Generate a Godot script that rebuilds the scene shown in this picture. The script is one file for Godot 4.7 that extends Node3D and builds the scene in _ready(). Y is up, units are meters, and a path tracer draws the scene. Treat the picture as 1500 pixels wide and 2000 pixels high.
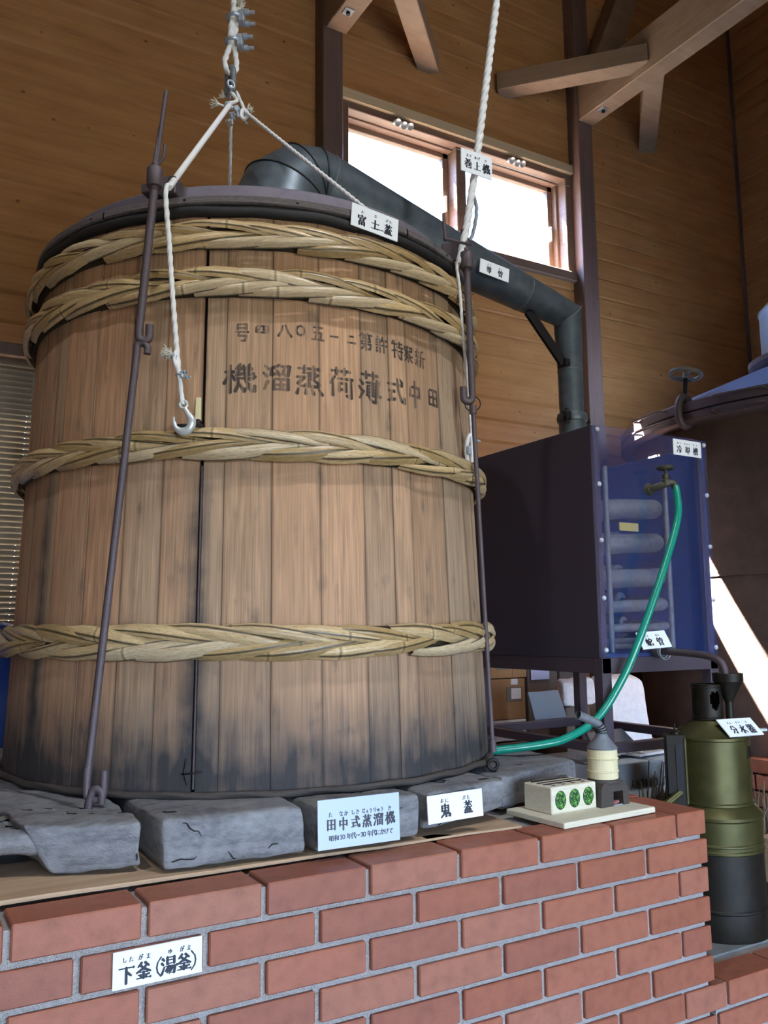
extends Node3D
# A wooden mint still in a timber hall: brick base, hooped tub, duct, cooling tank, oil separator and a steel still behind.
# Units are metres; y = 0 is the top of the brick base and the floor lies at y = -1.05.

const FLOOR := -1.05
const TUB := Vector3(-0.874, 0.10, -0.88)   # foot of the tub's axis
const TUB_R := 0.682
const TUB_TAPER := 0.035
const TUB_TOP := 1.465

var rng := RandomNumberGenerator.new()
var M := {}
var taken := {}

# ---------------------------------------------------------------- mesh builder
class MB:
	var v := PackedVector3Array()
	var n := PackedVector3Array()
	var uv := PackedVector2Array()
	var ix := PackedInt32Array()
	func tri(a: int, b: int, c: int) -> void:
		var g := (v[b] - v[a]).cross(v[c] - v[a])
		if g.length_squared() < 1e-20:
			return
		if g.dot(n[a] + n[b] + n[c]) > 0.0:
			ix.append_array([a, c, b])
		else:
			ix.append_array([a, b, c])
	func vert(p: Vector3, nn: Vector3, t := Vector2.ZERO) -> int:
		v.append(p); n.append(nn); uv.append(t)
		return v.size() - 1
	func quad(a: Vector3, b: Vector3, c: Vector3, d: Vector3, nn: Vector3, t0 := Vector2(0, 0), t1 := Vector2(1, 0), t2 := Vector2(1, 1), t3 := Vector2(0, 1)) -> void:
		var i := vert(a, nn, t0); vert(b, nn, t1); vert(c, nn, t2); vert(d, nn, t3)
		tri(i, i + 1, i + 2); tri(i, i + 2, i + 3)
	func flat3(a: Vector3, b: Vector3, c: Vector3, nn: Vector3) -> void:
		var i := vert(a, nn); vert(b, nn); vert(c, nn)
		tri(i, i + 1, i + 2)
	# rows of points; out[r] is a point that the surface of row r faces away from; uvs per vertex by uvf scale
	func grid(rows: Array, close: bool, out: Array, us := 1.0, vs := 1.0, u0 := 0.0, v0 := 0.0) -> void:
		var R := rows.size()
		var K: int = rows[0].size()
		var base := v.size()
		for r in R:
			var row: PackedVector3Array = rows[r]
			for k in K:
				var pr: Vector3 = rows[maxi(r - 1, 0)][k]
				var nr: Vector3 = rows[mini(r + 1, R - 1)][k]
				var pk: Vector3; var nk: Vector3
				if close:
					pk = row[(k + K - 1) % K]; nk = row[(k + 1) % K]
				else:
					pk = row[maxi(k - 1, 0)]; nk = row[mini(k + 1, K - 1)]
				var nn := (nr - pr).cross(nk - pk)
				if nn.length_squared() < 1e-18:
					nn = row[k] - out[r]
				nn = nn.normalized()
				if nn.dot(row[k] - out[r]) < 0.0:
					nn = -nn
				v.append(row[k]); n.append(nn)
				uv.append(Vector2(u0 + us * float(k) / float(K if close else K - 1), v0 + vs * float(r) / float(R - 1)))
		for r in R - 1:
			for k in (K if close else K - 1):
				var k2 := (k + 1) % K
				var a := base + r * K + k
				var b := base + r * K + k2
				tri(a, b, b + K); tri(a, b + K, a + K)
	func fan(ring: PackedVector3Array, nn: Vector3) -> void:
		var c := Vector3.ZERO
		for p in ring: c += p
		c /= ring.size()
		var i := vert(c, nn)
		for p in ring: vert(p, nn)
		for k in ring.size():
			tri(i, i + 1 + k, i + 1 + (k + 1) % ring.size())
	func add(o: MB, x := Transform3D()) -> void:
		var base := v.size()
		for k in o.v.size():
			v.append(x * o.v[k]); n.append((x.basis * o.n[k]).normalized()); uv.append(o.uv[k])
		for k in range(0, o.ix.size(), 3):
			tri(base + o.ix[k], base + o.ix[k + 1], base + o.ix[k + 2])
	func mesh() -> ArrayMesh:
		var a := []
		a.resize(Mesh.ARRAY_MAX)
		a[Mesh.ARRAY_VERTEX] = v; a[Mesh.ARRAY_NORMAL] = n; a[Mesh.ARRAY_TEX_UV] = uv; a[Mesh.ARRAY_INDEX] = ix
		var m := ArrayMesh.new()
		m.add_surface_from_arrays(Mesh.PRIMITIVE_TRIANGLES, a)
		return m

# chamfered box
func cbox(m: MB, c: Vector3, size: Vector3, bev := 0.003, bas := Basis()) -> MB:
	var h := size * 0.5
	var bv := minf(bev, minf(h.x, minf(h.y, h.z)) * 0.9)
	var P := func(s: Vector3, ax: int) -> Vector3:
		var q := Vector3(s.x * (h.x - bv), s.y * (h.y - bv), s.z * (h.z - bv))
		q[ax] = s[ax] * h[ax]
		return c + bas * q
	for ax in 3:
		var b := (ax + 1) % 3
		var d := (ax + 2) % 3
		for s in [-1.0, 1.0]:
			var cs := []
			for q in [[-1.0, -1.0], [1.0, -1.0], [1.0, 1.0], [-1.0, 1.0]]:
				var sv := Vector3.ZERO
				sv[ax] = s; sv[b] = q[0]; sv[d] = q[1]
				cs.append(P.call(sv, ax))
			var nn := Vector3.ZERO
			nn[ax] = s
			m.quad(cs[0], cs[1], cs[2], cs[3], bas * nn)
		# edges along ax
		for s1 in [-1.0, 1.0]:
			for s2 in [-1.0, 1.0]:
				var lo := Vector3.ZERO
				lo[b] = s1; lo[d] = s2; lo[ax] = -1.0
				var hi := lo
				hi[ax] = 1.0
				var nn := Vector3.ZERO
				nn[b] = s1; nn[d] = s2
				m.quad(P.call(lo, b), P.call(hi, b), P.call(hi, d), P.call(lo, d), bas * nn.normalized())
	for sx in [-1.0, 1.0]:
		for sy in [-1.0, 1.0]:
			for sz in [-1.0, 1.0]:
				var s := Vector3(sx, sy, sz)
				m.flat3(P.call(s, 0), P.call(s, 1), P.call(s, 2), bas * s.normalized())
	return m

func box(c: Vector3, size: Vector3, bev := 0.003, bas := Basis()) -> MB:
	return cbox(MB.new(), c, size, bev, bas)

# a bar from a to b with section w (sideways) x h (towards up)
func bar(m: MB, a: Vector3, b: Vector3, w: float, h: float, bev := 0.002, up := Vector3.UP) -> MB:
	var z := (b - a).normalized()
	var x := up.cross(z).normalized()
	var y := z.cross(x)
	return cbox(m, (a + b) * 0.5, Vector3(w, h, a.distance_to(b)), bev, Basis(x, y, z))

func frames(p: PackedVector3Array) -> Array:
	var out := []
	var t0 := (p[1] - p[0]).normalized()
	var nrm := t0.cross(Vector3.UP)
	if nrm.length() < 0.05:
		nrm = t0.cross(Vector3.RIGHT)
	nrm = nrm.normalized()
	for i in p.size():
		var t := (p[mini(i + 1, p.size() - 1)] - p[maxi(i - 1, 0)]).normalized()
		nrm = (nrm - t * nrm.dot(t)).normalized()
		out.append([nrm, t.cross(nrm), t])
	return out

func tube(m: MB, p: PackedVector3Array, r, seg := 10, caps := true, ysq := 1.0) -> MB:
	var fr := frames(p)
	var rows := []
	var cs := []
	for i in p.size():
		var ring := PackedVector3Array()
		var rr: float = r[i] if r is Array else r
		for k in seg:
			var a := TAU * k / seg
			ring.append(p[i] + fr[i][0] * cos(a) * rr + fr[i][1] * sin(a) * rr * ysq)
		rows.append(ring); cs.append(p[i])
	m.grid(rows, true, cs, 1.0, 1.0)
	if caps:
		m.fan(rows[0], -fr[0][2])
		m.fan(rows[-1], fr[-1][2])
	return m

# a laid rope: three strands round a line
func rope(m: MB, p: PackedVector3Array, r: float, lay := 0.035, seg := 18, cap := true) -> MB:
	var q := resample(p, lay / 7.0)
	var fr := frames(q)
	var rows := []
	var s := 0.0
	for i in q.size():
		if i > 0:
			s += q[i].distance_to(q[i - 1])
		var ring := PackedVector3Array()
		for k in seg:
			var a := TAU * k / seg
			var rr := r * (0.70 + 0.30 * absf(cos(1.5 * (a - TAU / 3.0 * s / lay))))
			ring.append(q[i] + (fr[i][0] * cos(a) + fr[i][1] * sin(a)) * rr)
		rows.append(ring)
	m.grid(rows, true, Array(q))
	if cap:
		m.fan(rows[0], -fr[0][2]); m.fan(rows[-1], fr[-1][2])
	return m

func resample(p: PackedVector3Array, step: float) -> PackedVector3Array:
	var out := PackedVector3Array()
	for i in p.size() - 1:
		var k := maxi(1, int(ceil(p[i].distance_to(p[i + 1]) / step)))
		for j in k:
			out.append(p[i].lerp(p[i + 1], float(j) / k))
	out.append(p[-1])
	return out

# smooth curve through points
func curve(p: Array, per := 8) -> PackedVector3Array:
	var out := PackedVector3Array()
	for i in p.size() - 1:
		var a: Vector3 = p[maxi(i - 1, 0)]
		var b: Vector3 = p[i]
		var c: Vector3 = p[i + 1]
		var d: Vector3 = p[mini(i + 2, p.size() - 1)]
		for j in per:
			out.append(b.cubic_interpolate(c, a, d, float(j) / per))
	out.append(p[-1])
	return out

func lathe(m: MB, prof: Array, c: Vector3, seg := 48, from := 0.0, to := TAU, bas := Basis()) -> MB:
	# prof: Vector2(radius, height); corners sharper than 35 degrees stay hard
	var k := prof.size()
	var whole := absf(to - from - TAU) < 1e-4
	var nr := []
	for i in k - 1:
		var d: Vector2 = (prof[i + 1] - prof[i]).normalized()
		nr.append(Vector2(d.y, -d.x))
	for i in k - 1:
		var n0: Vector2 = nr[i]
		var n1: Vector2 = nr[i]
		if i > 0 and nr[i - 1].dot(nr[i]) > 0.8: n0 = (nr[i - 1] + nr[i]).normalized()
		if i < k - 2 and nr[i + 1].dot(nr[i]) > 0.8: n1 = (nr[i + 1] + nr[i]).normalized()
		var base := m.v.size()
		for s in seg + 1:
			var a := from + (to - from) * s / seg
			var dir := Vector3(sin(a), 0, cos(a))
			m.vert(c + bas * (dir * prof[i].x + Vector3.UP * prof[i].y), bas * (dir * n0.x + Vector3.UP * n0.y), Vector2(float(s) / seg, prof[i].y))
			m.vert(c + bas * (dir * prof[i + 1].x + Vector3.UP * prof[i + 1].y), bas * (dir * n1.x + Vector3.UP * n1.y), Vector2(float(s) / seg, prof[i + 1].y))
		for s in seg:
			var b := base + s * 2
			m.tri(b, b + 1, b + 3); m.tri(b, b + 3, b + 2)
	return m

func torus(m: MB, c: Vector3, R: float, r: float, bas := Basis(), seg := 28, tseg := 8, from := 0.0, to := TAU) -> MB:
	var p := PackedVector3Array()
	for i in seg + 1:
		var a := from + (to - from) * i / seg
		p.append(c + bas * Vector3(cos(a) * R, 0, sin(a) * R))
	return tube(m, p, r, tseg, absf(to - from - TAU) > 0.01)

func prism(m: MB, poly: PackedVector2Array, t: float, x: Transform3D) -> MB:
	# poly in x, y; thickness t along z (centred)
	var ids := Geometry2D.triangulate_polygon(poly)
	for s in [-1.0, 1.0]:
		var base := m.v.size()
		for q in poly:
			m.vert(x * Vector3(q.x, q.y, s * t * 0.5), (x.basis * Vector3(0, 0, s)).normalized(), q)
		for i in range(0, ids.size(), 3):
			m.tri(base + ids[i], base + ids[i + 1], base + ids[i + 2])
	var cw := Geometry2D.is_polygon_clockwise(poly)
	for i in poly.size():
		var a := poly[i]
		var b := poly[(i + 1) % poly.size()]
		var d := (b - a).normalized()
		var nn := Vector3(-d.y, d.x, 0) if cw else Vector3(d.y, -d.x, 0)
		m.quad(x * Vector3(a.x, a.y, -t / 2), x * Vector3(b.x, b.y, -t / 2), x * Vector3(b.x, b.y, t / 2), x * Vector3(a.x, a.y, t / 2), (x.basis * nn).normalized())
	return m

# rounded, rough block between eight corners: c[x + 2 y + 4 z]
func rblock(m: MB, c: Array, r: float, amp: float, sd: int, nn := 12, freq := 9.0) -> MB:
	var fn := FastNoiseLite.new()
	fn.seed = sd; fn.frequency = 1.0; fn.fractal_octaves = 4
	var size := Vector3((c[1] - c[0]).length(), (c[2] - c[0]).length(), (c[4] - c[0]).length())
	var h := size * 0.5
	var at := func(q: Vector3) -> Vector3:   # q in -h..h
		var inner := Vector3(clampf(q.x, -h.x + r, h.x - r), clampf(q.y, -h.y + r, h.y - r), clampf(q.z, -h.z + r, h.z - r))
		var d := q - inner
		var p := inner + d.normalized() * r if d.length() > 1e-6 else q
		var u := Vector3(p.x / size.x + 0.5, p.y / size.y + 0.5, p.z / size.z + 0.5)
		var lo: Vector3 = c[0].lerp(c[1], u.x).lerp(c[2].lerp(c[3], u.x), u.y)
		var hi: Vector3 = c[4].lerp(c[5], u.x).lerp(c[6].lerp(c[7], u.x), u.y)
		var w := lo.lerp(hi, u.z)
		var f := w * freq
		return w + Vector3(fn.get_noise_3dv(f), fn.get_noise_3dv(f + Vector3(31, 7, 3)), fn.get_noise_3dv(f + Vector3(-17, 41, 9))) * amp
	var mid := Vector3.ZERO
	for k in c: mid += k / 8.0
	for ax in 3:
		var b := (ax + 1) % 3
		var d := (ax + 2) % 3
		for s in [-1.0, 1.0]:
			var ub := spread(h[b], r, nn)
			var ud := spread(h[d], r, nn)
			var rows := []
			var out := []
			for i in ub:
				var row := PackedVector3Array()
				for j in ud:
					var q := Vector3.ZERO
					q[ax] = s * h[ax]; q[b] = i; q[d] = j
					row.append(at.call(q))
				rows.append(row); out.append(mid)
			m.grid(rows, false, out)
	return m

func spread(h: float, r: float, k: int) -> Array:
	var a := [-h, -h + r * 0.3, -h + r]
	var cnt := maxi(1, int(round(h * 2.0 / 0.6 * k)))
	for i in range(1, cnt): a.append(lerpf(-h + r, h - r, float(i) / cnt))
	a.append_array([h - r, h - r * 0.3, h])
	return a

# ---------------------------------------------------------------- nodes
func numbered(s: String) -> String:
	var k: int = taken.get(s, 0)
	taken[s] = k + 1
	return s if k == 0 else "%s_%03d" % [s, k]

func tag(o: Node3D, label := "", category := "", group := "", kind := "") -> Node3D:
	if label: o.set_meta("label", label)
	if category: o.set_meta("category", category)
	if group: o.set_meta("group", group)
	if kind: o.set_meta("kind", kind)
	return o

func thing(called: String, label: String, category: String, at: Vector3, group := "") -> Node3D:
	var o := Node3D.new()
	o.name = numbered(called)
	add_child(o)
	o.position = at
	return tag(o, label, category, group)

# a mesh in world coordinates (or placed by x) under a thing, a part, or the root
func put(called: String, m, material: Material, parent: Node3D = null, x := Transform3D(), label := "") -> MeshInstance3D:
	var o := MeshInstance3D.new()
	o.mesh = m.mesh() if m is MB else m
	o.material_override = material
	if parent == null:
		o.name = numbered(called)
		add_child(o)
		o.transform = x
	else:
		o.name = called
		parent.add_child(o, true)
		o.transform = parent.global_transform.affine_inverse() * x
	if label: o.set_meta("label", label)
	return o

func group_part(called: String, parent: Node3D, at := Vector3.ZERO) -> Node3D:
	var o := Node3D.new()
	o.name = called
	parent.add_child(o, true)
	o.global_position = at
	return o

# ---------------------------------------------------------------- textures and materials
func noise(sd: int, freq: float, oct: int, w: int, h: int, kind := FastNoiseLite.TYPE_SIMPLEX_SMOOTH) -> PackedByteArray:
	var f := FastNoiseLite.new()
	f.seed = sd; f.frequency = freq; f.fractal_octaves = oct; f.noise_type = kind
	return f.get_seamless_image(w, h).get_data()

# noise drawn out along one axis
func streak(sd: int, freq: float, oct: int, w: int, h: int, kx: int, ky: int) -> PackedByteArray:
	var f := FastNoiseLite.new()
	f.seed = sd; f.frequency = freq; f.fractal_octaves = oct; f.noise_type = FastNoiseLite.TYPE_SIMPLEX_SMOOTH
	var im := f.get_seamless_image(w / kx, h / ky)
	im.resize(w, h, Image.INTERPOLATE_CUBIC)
	return im.get_data()

func lut(cols: Array) -> PackedByteArray:
	var out := PackedByteArray()
	out.resize(768)
	for i in 256:
		var t := i / 255.0 * (cols.size() - 1)
		var k := mini(int(t), cols.size() - 2)
		var c: Color = cols[k].lerp(cols[k + 1], t - k)
		out[i * 3] = int(c.r * 255); out[i * 3 + 1] = int(c.g * 255); out[i * 3 + 2] = int(c.b * 255)
	return out

func ramp(d: PackedByteArray, w: int, h: int, cols: Array) -> ImageTexture:
	var l := lut(cols)
	var o := PackedByteArray()
	o.resize(w * h * 3)
	for i in w * h:
		var k := d[i] * 3
		o[i * 3] = l[k]; o[i * 3 + 1] = l[k + 1]; o[i * 3 + 2] = l[k + 2]
	return ImageTexture.create_from_image(Image.create_from_data(w, h, false, Image.FORMAT_RGB8, o))

func blend(a: PackedByteArray, b: PackedByteArray, k: float) -> PackedByteArray:
	var o := PackedByteArray()
	o.resize(a.size())
	var ki := int(k * 256)
	for i in a.size():
		o[i] = (a[i] * (256 - ki) + b[i] * ki) >> 8
	return o

func grey_tex(d: PackedByteArray, w: int, h: int) -> ImageTexture:
	return ImageTexture.create_from_image(Image.create_from_data(w, h, false, Image.FORMAT_L8, d))

func hexc(s: String) -> Color:
	return Color.html(s)

func mat(c: Color, rough := 0.7, metal := 0.0, spec := 0.5) -> StandardMaterial3D:
	var m := StandardMaterial3D.new()
	m.albedo_color = c; m.roughness = rough; m.metallic = metal; m.metallic_specular = spec
	return m

func tmat(t: Texture2D, scale: Vector3, rough := 0.7, metal := 0.0, world := true, spec := 0.5) -> StandardMaterial3D:
	var m := mat(Color.WHITE, rough, metal, spec)
	m.albedo_texture = t
	m.uv1_triplanar = true; m.uv1_world_triplanar = world
	m.uv1_scale = scale; m.uv1_triplanar_sharpness = 4.0
	return m

func relief(m: StandardMaterial3D, t: Texture2D, cm: float) -> StandardMaterial3D:
	m.heightmap_enabled = true; m.heightmap_texture = t; m.heightmap_scale = cm
	return m

func tinted(m: StandardMaterial3D, c: Color) -> StandardMaterial3D:
	var o: StandardMaterial3D = m.duplicate()
	o.albedo_color = c
	return o

func make_materials() -> void:
	var n1 := noise(3, 0.012, 5, 512, 512)
	var n2 := noise(8, 0.05, 4, 512, 512)
	var fine := noise(21, 0.16, 3, 512, 512)
	var lo := noise(41, 0.006, 4, 512, 512)
	# bricks
	var bt := ramp(blend(n1, fine, 0.25), 512, 512, [hexc("834e3b"), hexc("985e47"), hexc("a3664d"), hexc("945740")])
	M.brick = relief(tmat(bt, Vector3(3.1, 3.1, 3.1), 0.52), grey_tex(blend(n2, fine, 0.6), 512, 512), 0.04)
	M.bricks = [M.brick, tinted(M.brick, hexc("ecdfdc")), tinted(M.brick, hexc("fff2ea")), tinted(M.brick, hexc("f3e2d6"))]
	# a spattered brick
	var sp := blend(n1, fine, 0.25)
	var rs := RandomNumberGenerator.new()
	rs.seed = 5
	var si := Image.create_from_data(512, 512, false, Image.FORMAT_L8, sp)
	M.mortar = relief(tmat(ramp(blend(n2, fine, 0.5), 512, 512, [hexc("98918a"), hexc("beb6ae"), hexc("cac2ba"), hexc("d8d0c8")]), Vector3(6, 6, 6), 0.95), grey_tex(blend(fine, n2, 0.4), 512, 512), 0.7)
	M.concrete = tmat(ramp(blend(lo, n2, 0.4), 512, 512, [hexc("6f716b"), hexc("84857f"), hexc("90918a")]), Vector3(0.8, 0.8, 0.8), 0.9)
	# grain along x / y / z on varnished or raw wood
	var gr := streak(12, 0.03, 4, 512, 512, 1, 1)
	var gx := blend(streak(12, 0.05, 4, 512, 512, 16, 1), streak(14, 0.02, 3, 512, 512, 8, 1), 0.45)
	var tim := blend(blend(gx, n1, 0.35), lo, 0.3)
	# weathered timber: fine drying cracks from ridged noise
	var rf := FastNoiseLite.new()
	rf.seed = 55; rf.frequency = 0.011; rf.fractal_type = FastNoiseLite.FRACTAL_RIDGED; rf.fractal_octaves = 3
	var rd := rf.get_seamless_image(512, 512).get_data()
	tim = blend(tim, n2, 0.25)
	for i in 512 * 512:
		if rd[i] > 236: tim[i] = int(tim[i] * (1.0 - (rd[i] - 236) / 32.0))
	M.timber = relief(tmat(ramp(tim, 512, 512, [hexc("262627"), hexc("58585a"), hexc("7c7c7d"), hexc("8f8e8d"), hexc("a4a2a0")]), Vector3(1.6, 2.6, 1.6), 0.7), grey_tex(blend(gx, fine, 0.5), 512, 512), 0.22)
	M.plank = tmat(ramp(blend(gx, n1, 0.4), 512, 512, [hexc("9a7d5e"), hexc("b99a78"), hexc("c9ab88")]), Vector3(0.7, 4, 4), 0.8)
	M.post = relief(tmat(ramp(blend(streak(31, 0.05, 3, 512, 512, 1, 16), n1, 0.2), 512, 512, [hexc("544442"), hexc("685653"), hexc("74625d")]), Vector3(3, 0.6, 3), 0.5), grey_tex(streak(32, 0.08, 3, 512, 512, 1, 16), 512, 512), 0.08)
	M.beam = tmat(ramp(blend(blend(gx, n1, 0.3), lo, 0.3), 512, 512, [hexc("66574c"), hexc("85725f"), hexc("958270"), hexc("a59480")]), Vector3(1, 3, 1), 0.6)
	M.frame_wood = tmat(ramp(gx, 512, 512, [hexc("53423a"), hexc("68554a"), hexc("745f53")]), Vector3(2, 5, 5), 0.5)
	M.lintel = tmat(ramp(gx, 512, 512, [hexc("cdb999"), hexc("dccaab")]), Vector3(1, 5, 5), 0.6)
	# lid and painted iron
	M.iron = relief(tmat(ramp(blend(n2, fine, 0.4), 512, 512, [hexc("4a4145"), hexc("5d5256"), hexc("665a5d")]), Vector3(6, 6, 6), 0.55, 0.35), grey_tex(fine, 512, 512), 0.03)
	M.lid_metal = tmat(ramp(blend(lo, n2, 0.3), 512, 512, [hexc("6a6470"), hexc("7b7481"), hexc("86808c")]), Vector3(2, 2, 2), 0.6, 0.3)
	M.lid_wood = relief(tmat(ramp(blend(gx, n2, 0.5), 512, 512, [hexc("3d3838"), hexc("5e5757"), hexc("746c6a")]), Vector3(2, 6, 2), 0.85), grey_tex(n2, 512, 512), 0.15)
	M.rubber = relief(mat(hexc("1c1b1d"), 0.7), grey_tex(n2, 512, 512), 0.2)
	M.rubber.uv1_triplanar = true
	M.duct = relief(tmat(ramp(blend(blend(n1, lo, 0.5), fine, 0.15), 512, 512, [hexc("3b444b"), hexc("4d575e"), hexc("5b646a"), hexc("6a7276")]), Vector3(3, 3, 3), 0.4, 0.35), grey_tex(blend(n2, fine, 0.5), 512, 512), 0.02)
	M.duct_seam = mat(hexc("23282b"), 0.5, 0.5)
	M.tank = mat(hexc("453f49"), 0.6, 0.0, 0.3)
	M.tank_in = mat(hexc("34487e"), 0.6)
	M.frame = mat(hexc("544b54"), 0.45, 0.2)
	M.acrylic = mat(Color(0.36, 0.48, 0.85, 0.055), 0.02)  # blue tint paints in a reflection; the sheet itself is clear
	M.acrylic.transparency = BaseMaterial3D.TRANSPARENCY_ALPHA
	M.chrome = mat(hexc("dde2ea"), 0.3, 0.4)
	M.galv = relief(tmat(ramp(fine, 512, 512, [hexc("a4b0bc"), hexc("ccd6e0")]), Vector3(20, 20, 20), 0.35, 0.5), grey_tex(n2, 512, 512), 0.02)
	M.coil = relief(tmat(ramp(blend(n1, fine, 0.3), 512, 512, [hexc("5c6064"), hexc("787c80"), hexc("8c9094")]), Vector3(4, 4, 4), 0.6, 0.3), grey_tex(fine, 512, 512), 0.03)
	M.hose = mat(hexc("0f8f76"), 0.25, 0.0, 0.6)
	M.brass = tmat(ramp(n2, 512, 512, [hexc("3b3a30"), hexc("5a5748")]), Vector3(10, 10, 10), 0.5, 0.5)
	M.olive = relief(tmat(ramp(blend(blend(n1, lo, 0.5), fine, 0.15), 512, 512, [hexc("3c3a20"), hexc("4b4828"), hexc("57532f"), hexc("626038")]), Vector3(3, 3, 3), 0.42, 0.6), grey_tex(fine, 512, 512), 0.01)
	M.olive_dark = relief(tmat(ramp(blend(n1, fine, 0.3), 512, 512, [hexc("191611"), hexc("241f17"), hexc("2e281d")]), Vector3(4, 4, 4), 0.5, 0.5), grey_tex(fine, 512, 512), 0.02)
	M.rust = relief(tmat(ramp(blend(blend(n1, lo, 0.4), fine, 0.35), 512, 512, [hexc("3a2d28"), hexc("4c3b34"), hexc("59463e"), hexc("6b544a")]), Vector3(1.3, 1.3, 1.3), 0.75, 0.15), grey_tex(blend(n2, fine, 0.6), 512, 512), 0.1)
	M.steel_lid = tmat(ramp(blend(lo, n2, 0.2), 512, 512, [hexc("a4bfe6"), hexc("b6cdef")]), Vector3(1.5, 1.5, 1.5), 0.3, 0.15)  # pale blue paints in the sky light reflected by the lid
	M.black_iron = mat(hexc("262325"), 0.5, 0.5)
	M.grey_iron = mat(hexc("77736c"), 0.55, 0.3)
	M.rope = relief(tmat(ramp(fine, 512, 512, [hexc("dcdcda"), hexc("f6f6f4")]), Vector3(14, 14, 14), 0.8), grey_tex(fine, 512, 512), 0.05)
	M.rope.rim_enabled = true; M.rope.rim = 0.3
	M.fray = mat(hexc("cfcabd"), 0.9)
	M.hook = mat(hexc("cdd2d0"), 0.3, 0.35)
	M.white = mat(hexc("e9ebee"), 0.5)
	M.cloth = relief(tmat(ramp(n1, 512, 512, [hexc("e6e8ee"), hexc("f4f5f8")]), Vector3(3, 3, 3), 0.9), grey_tex(n1, 512, 512), 0.4)
	M.card = tmat(ramp(blend(gx, lo, 0.5), 512, 512, [hexc("8f6e4b"), hexc("a5825b")]), Vector3(2, 2, 2), 0.85)
	M.card_dark = mat(hexc("70665e"), 0.85)
	M.pale_box = mat(hexc("c6d0d6"), 0.8)
	M.slate = mat(hexc("8b9098"), 0.6)
	M.ink = mat(hexc("22201f"), 0.8)
	M.ink_soft = mat(hexc("6f6a66"), 0.8)
	M.tarp = mat(hexc("163a8c"), 0.45)
	M.blind = mat(hexc("8a8272"), 0.45)
	M.bead = mat(hexc("e4e2da"), 0.3)
	M.straw = [mat(hexc("6d5f45"), 0.8), mat(hexc("4d4334"), 0.85)]
	M.pale_wood = tmat(ramp(blend(streak(61, 0.06, 3, 512, 512, 16, 1), n1, 0.3), 512, 512, [hexc("c9c0a4"), hexc("dad2b8"), hexc("e2dbc4")]), Vector3(3, 8, 8), 0.7)
	M.cream_wood = tmat(ramp(streak(62, 0.09, 3, 512, 512, 1, 16), 512, 512, [hexc("cdbd8c"), hexc("e0d3a6"), hexc("e8ddb5")]), Vector3(12, 3, 12), 0.7)
	M.dark_wood = tmat(ramp(streak(63, 0.09, 3, 512, 512, 16, 1), 512, 512, [hexc("2c2723"), hexc("453d37"), hexc("544b44")]), Vector3(5, 20, 5), 0.7)
	M.floor = tmat(ramp(blend(lo, n2, 0.4), 512, 512, [hexc("6a625a"), hexc("7c746c")]), Vector3(0.6, 0.6, 0.6), 0.6)
	M.plain_wall = tmat(ramp(gx, 512, 512, [hexc("7c5430"), hexc("8d6238")]), Vector3(0.5, 4, 4), 0.6)
	M.dark = mat(hexc("17120f"), 0.95)
	M.glass = mat(Color(0.9, 0.95, 1.0, 0.06), 0.02)
	M.glass.transparency = BaseMaterial3D.TRANSPARENCY_ALPHA
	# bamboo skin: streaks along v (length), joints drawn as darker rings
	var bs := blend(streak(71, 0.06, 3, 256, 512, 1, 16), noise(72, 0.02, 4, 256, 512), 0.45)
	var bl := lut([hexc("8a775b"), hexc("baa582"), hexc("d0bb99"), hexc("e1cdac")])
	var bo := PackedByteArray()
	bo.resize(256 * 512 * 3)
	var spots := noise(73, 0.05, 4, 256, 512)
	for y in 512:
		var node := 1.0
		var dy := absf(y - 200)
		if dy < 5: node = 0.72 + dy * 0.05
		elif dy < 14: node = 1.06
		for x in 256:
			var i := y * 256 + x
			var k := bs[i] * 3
			var ed := minf(x, 255 - x) / 30.0  # strip edges darkened to paint the shade in the gaps between strips
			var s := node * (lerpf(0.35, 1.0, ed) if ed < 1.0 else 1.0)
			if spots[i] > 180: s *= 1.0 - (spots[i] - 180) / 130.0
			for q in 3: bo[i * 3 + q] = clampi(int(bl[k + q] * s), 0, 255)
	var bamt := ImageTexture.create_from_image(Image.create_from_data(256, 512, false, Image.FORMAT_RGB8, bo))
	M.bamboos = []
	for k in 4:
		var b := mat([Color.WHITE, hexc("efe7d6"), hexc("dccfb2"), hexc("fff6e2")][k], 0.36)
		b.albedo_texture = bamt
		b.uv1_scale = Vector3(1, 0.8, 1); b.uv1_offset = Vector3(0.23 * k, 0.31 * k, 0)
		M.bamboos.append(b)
	M.bamboo_core = mat(hexc("3a2f20"), 0.9)
	# pine boards with knots: u along the board (2.4 m), v over four boards
	var W := 1024
	var H := 512
	var pg := blend(blend(streak(81, 0.04, 4, W, H, 16, 1), streak(82, 0.012, 3, W, H, 8, 1), 0.5), noise(83, 0.006, 3, W, H), 0.35)
	var pl := lut([hexc("9a6c43"), hexc("b28356"), hexc("c09262"), hexc("d0a577")])
	var po := PackedByteArray()
	po.resize(W * H * 3)
	for i in W * H:
		var k := pg[i] * 3
		po[i * 3] = pl[k]; po[i * 3 + 1] = pl[k + 1]; po[i * 3 + 2] = pl[k + 2]
	var kr := RandomNumberGenerator.new()
	kr.seed = 17
	for q in 15:
		var kx := kr.randi_range(14, W - 15)
		var ky := kr.randi_range(8, H - 9)
		var ra := kr.randf_range(3.0, 8.0)
		for dy in range(-8, 9):
			for dx in range(-13, 14):
				var e := sqrt(pow(dx / (ra * 0.5), 2) + pow(dy / (ra * 0.75), 2))
				if e > 1.5 or ky + dy < 0 or ky + dy >= H: continue
				var f := 0.66 if e < 0.8 else lerpf(0.74, 1.0, (e - 0.8) / 0.7)
				var i := ((ky + dy) * W + kx + dx) * 3
				for c in 3: po[i + c] = int(po[i + c] * f)
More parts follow.
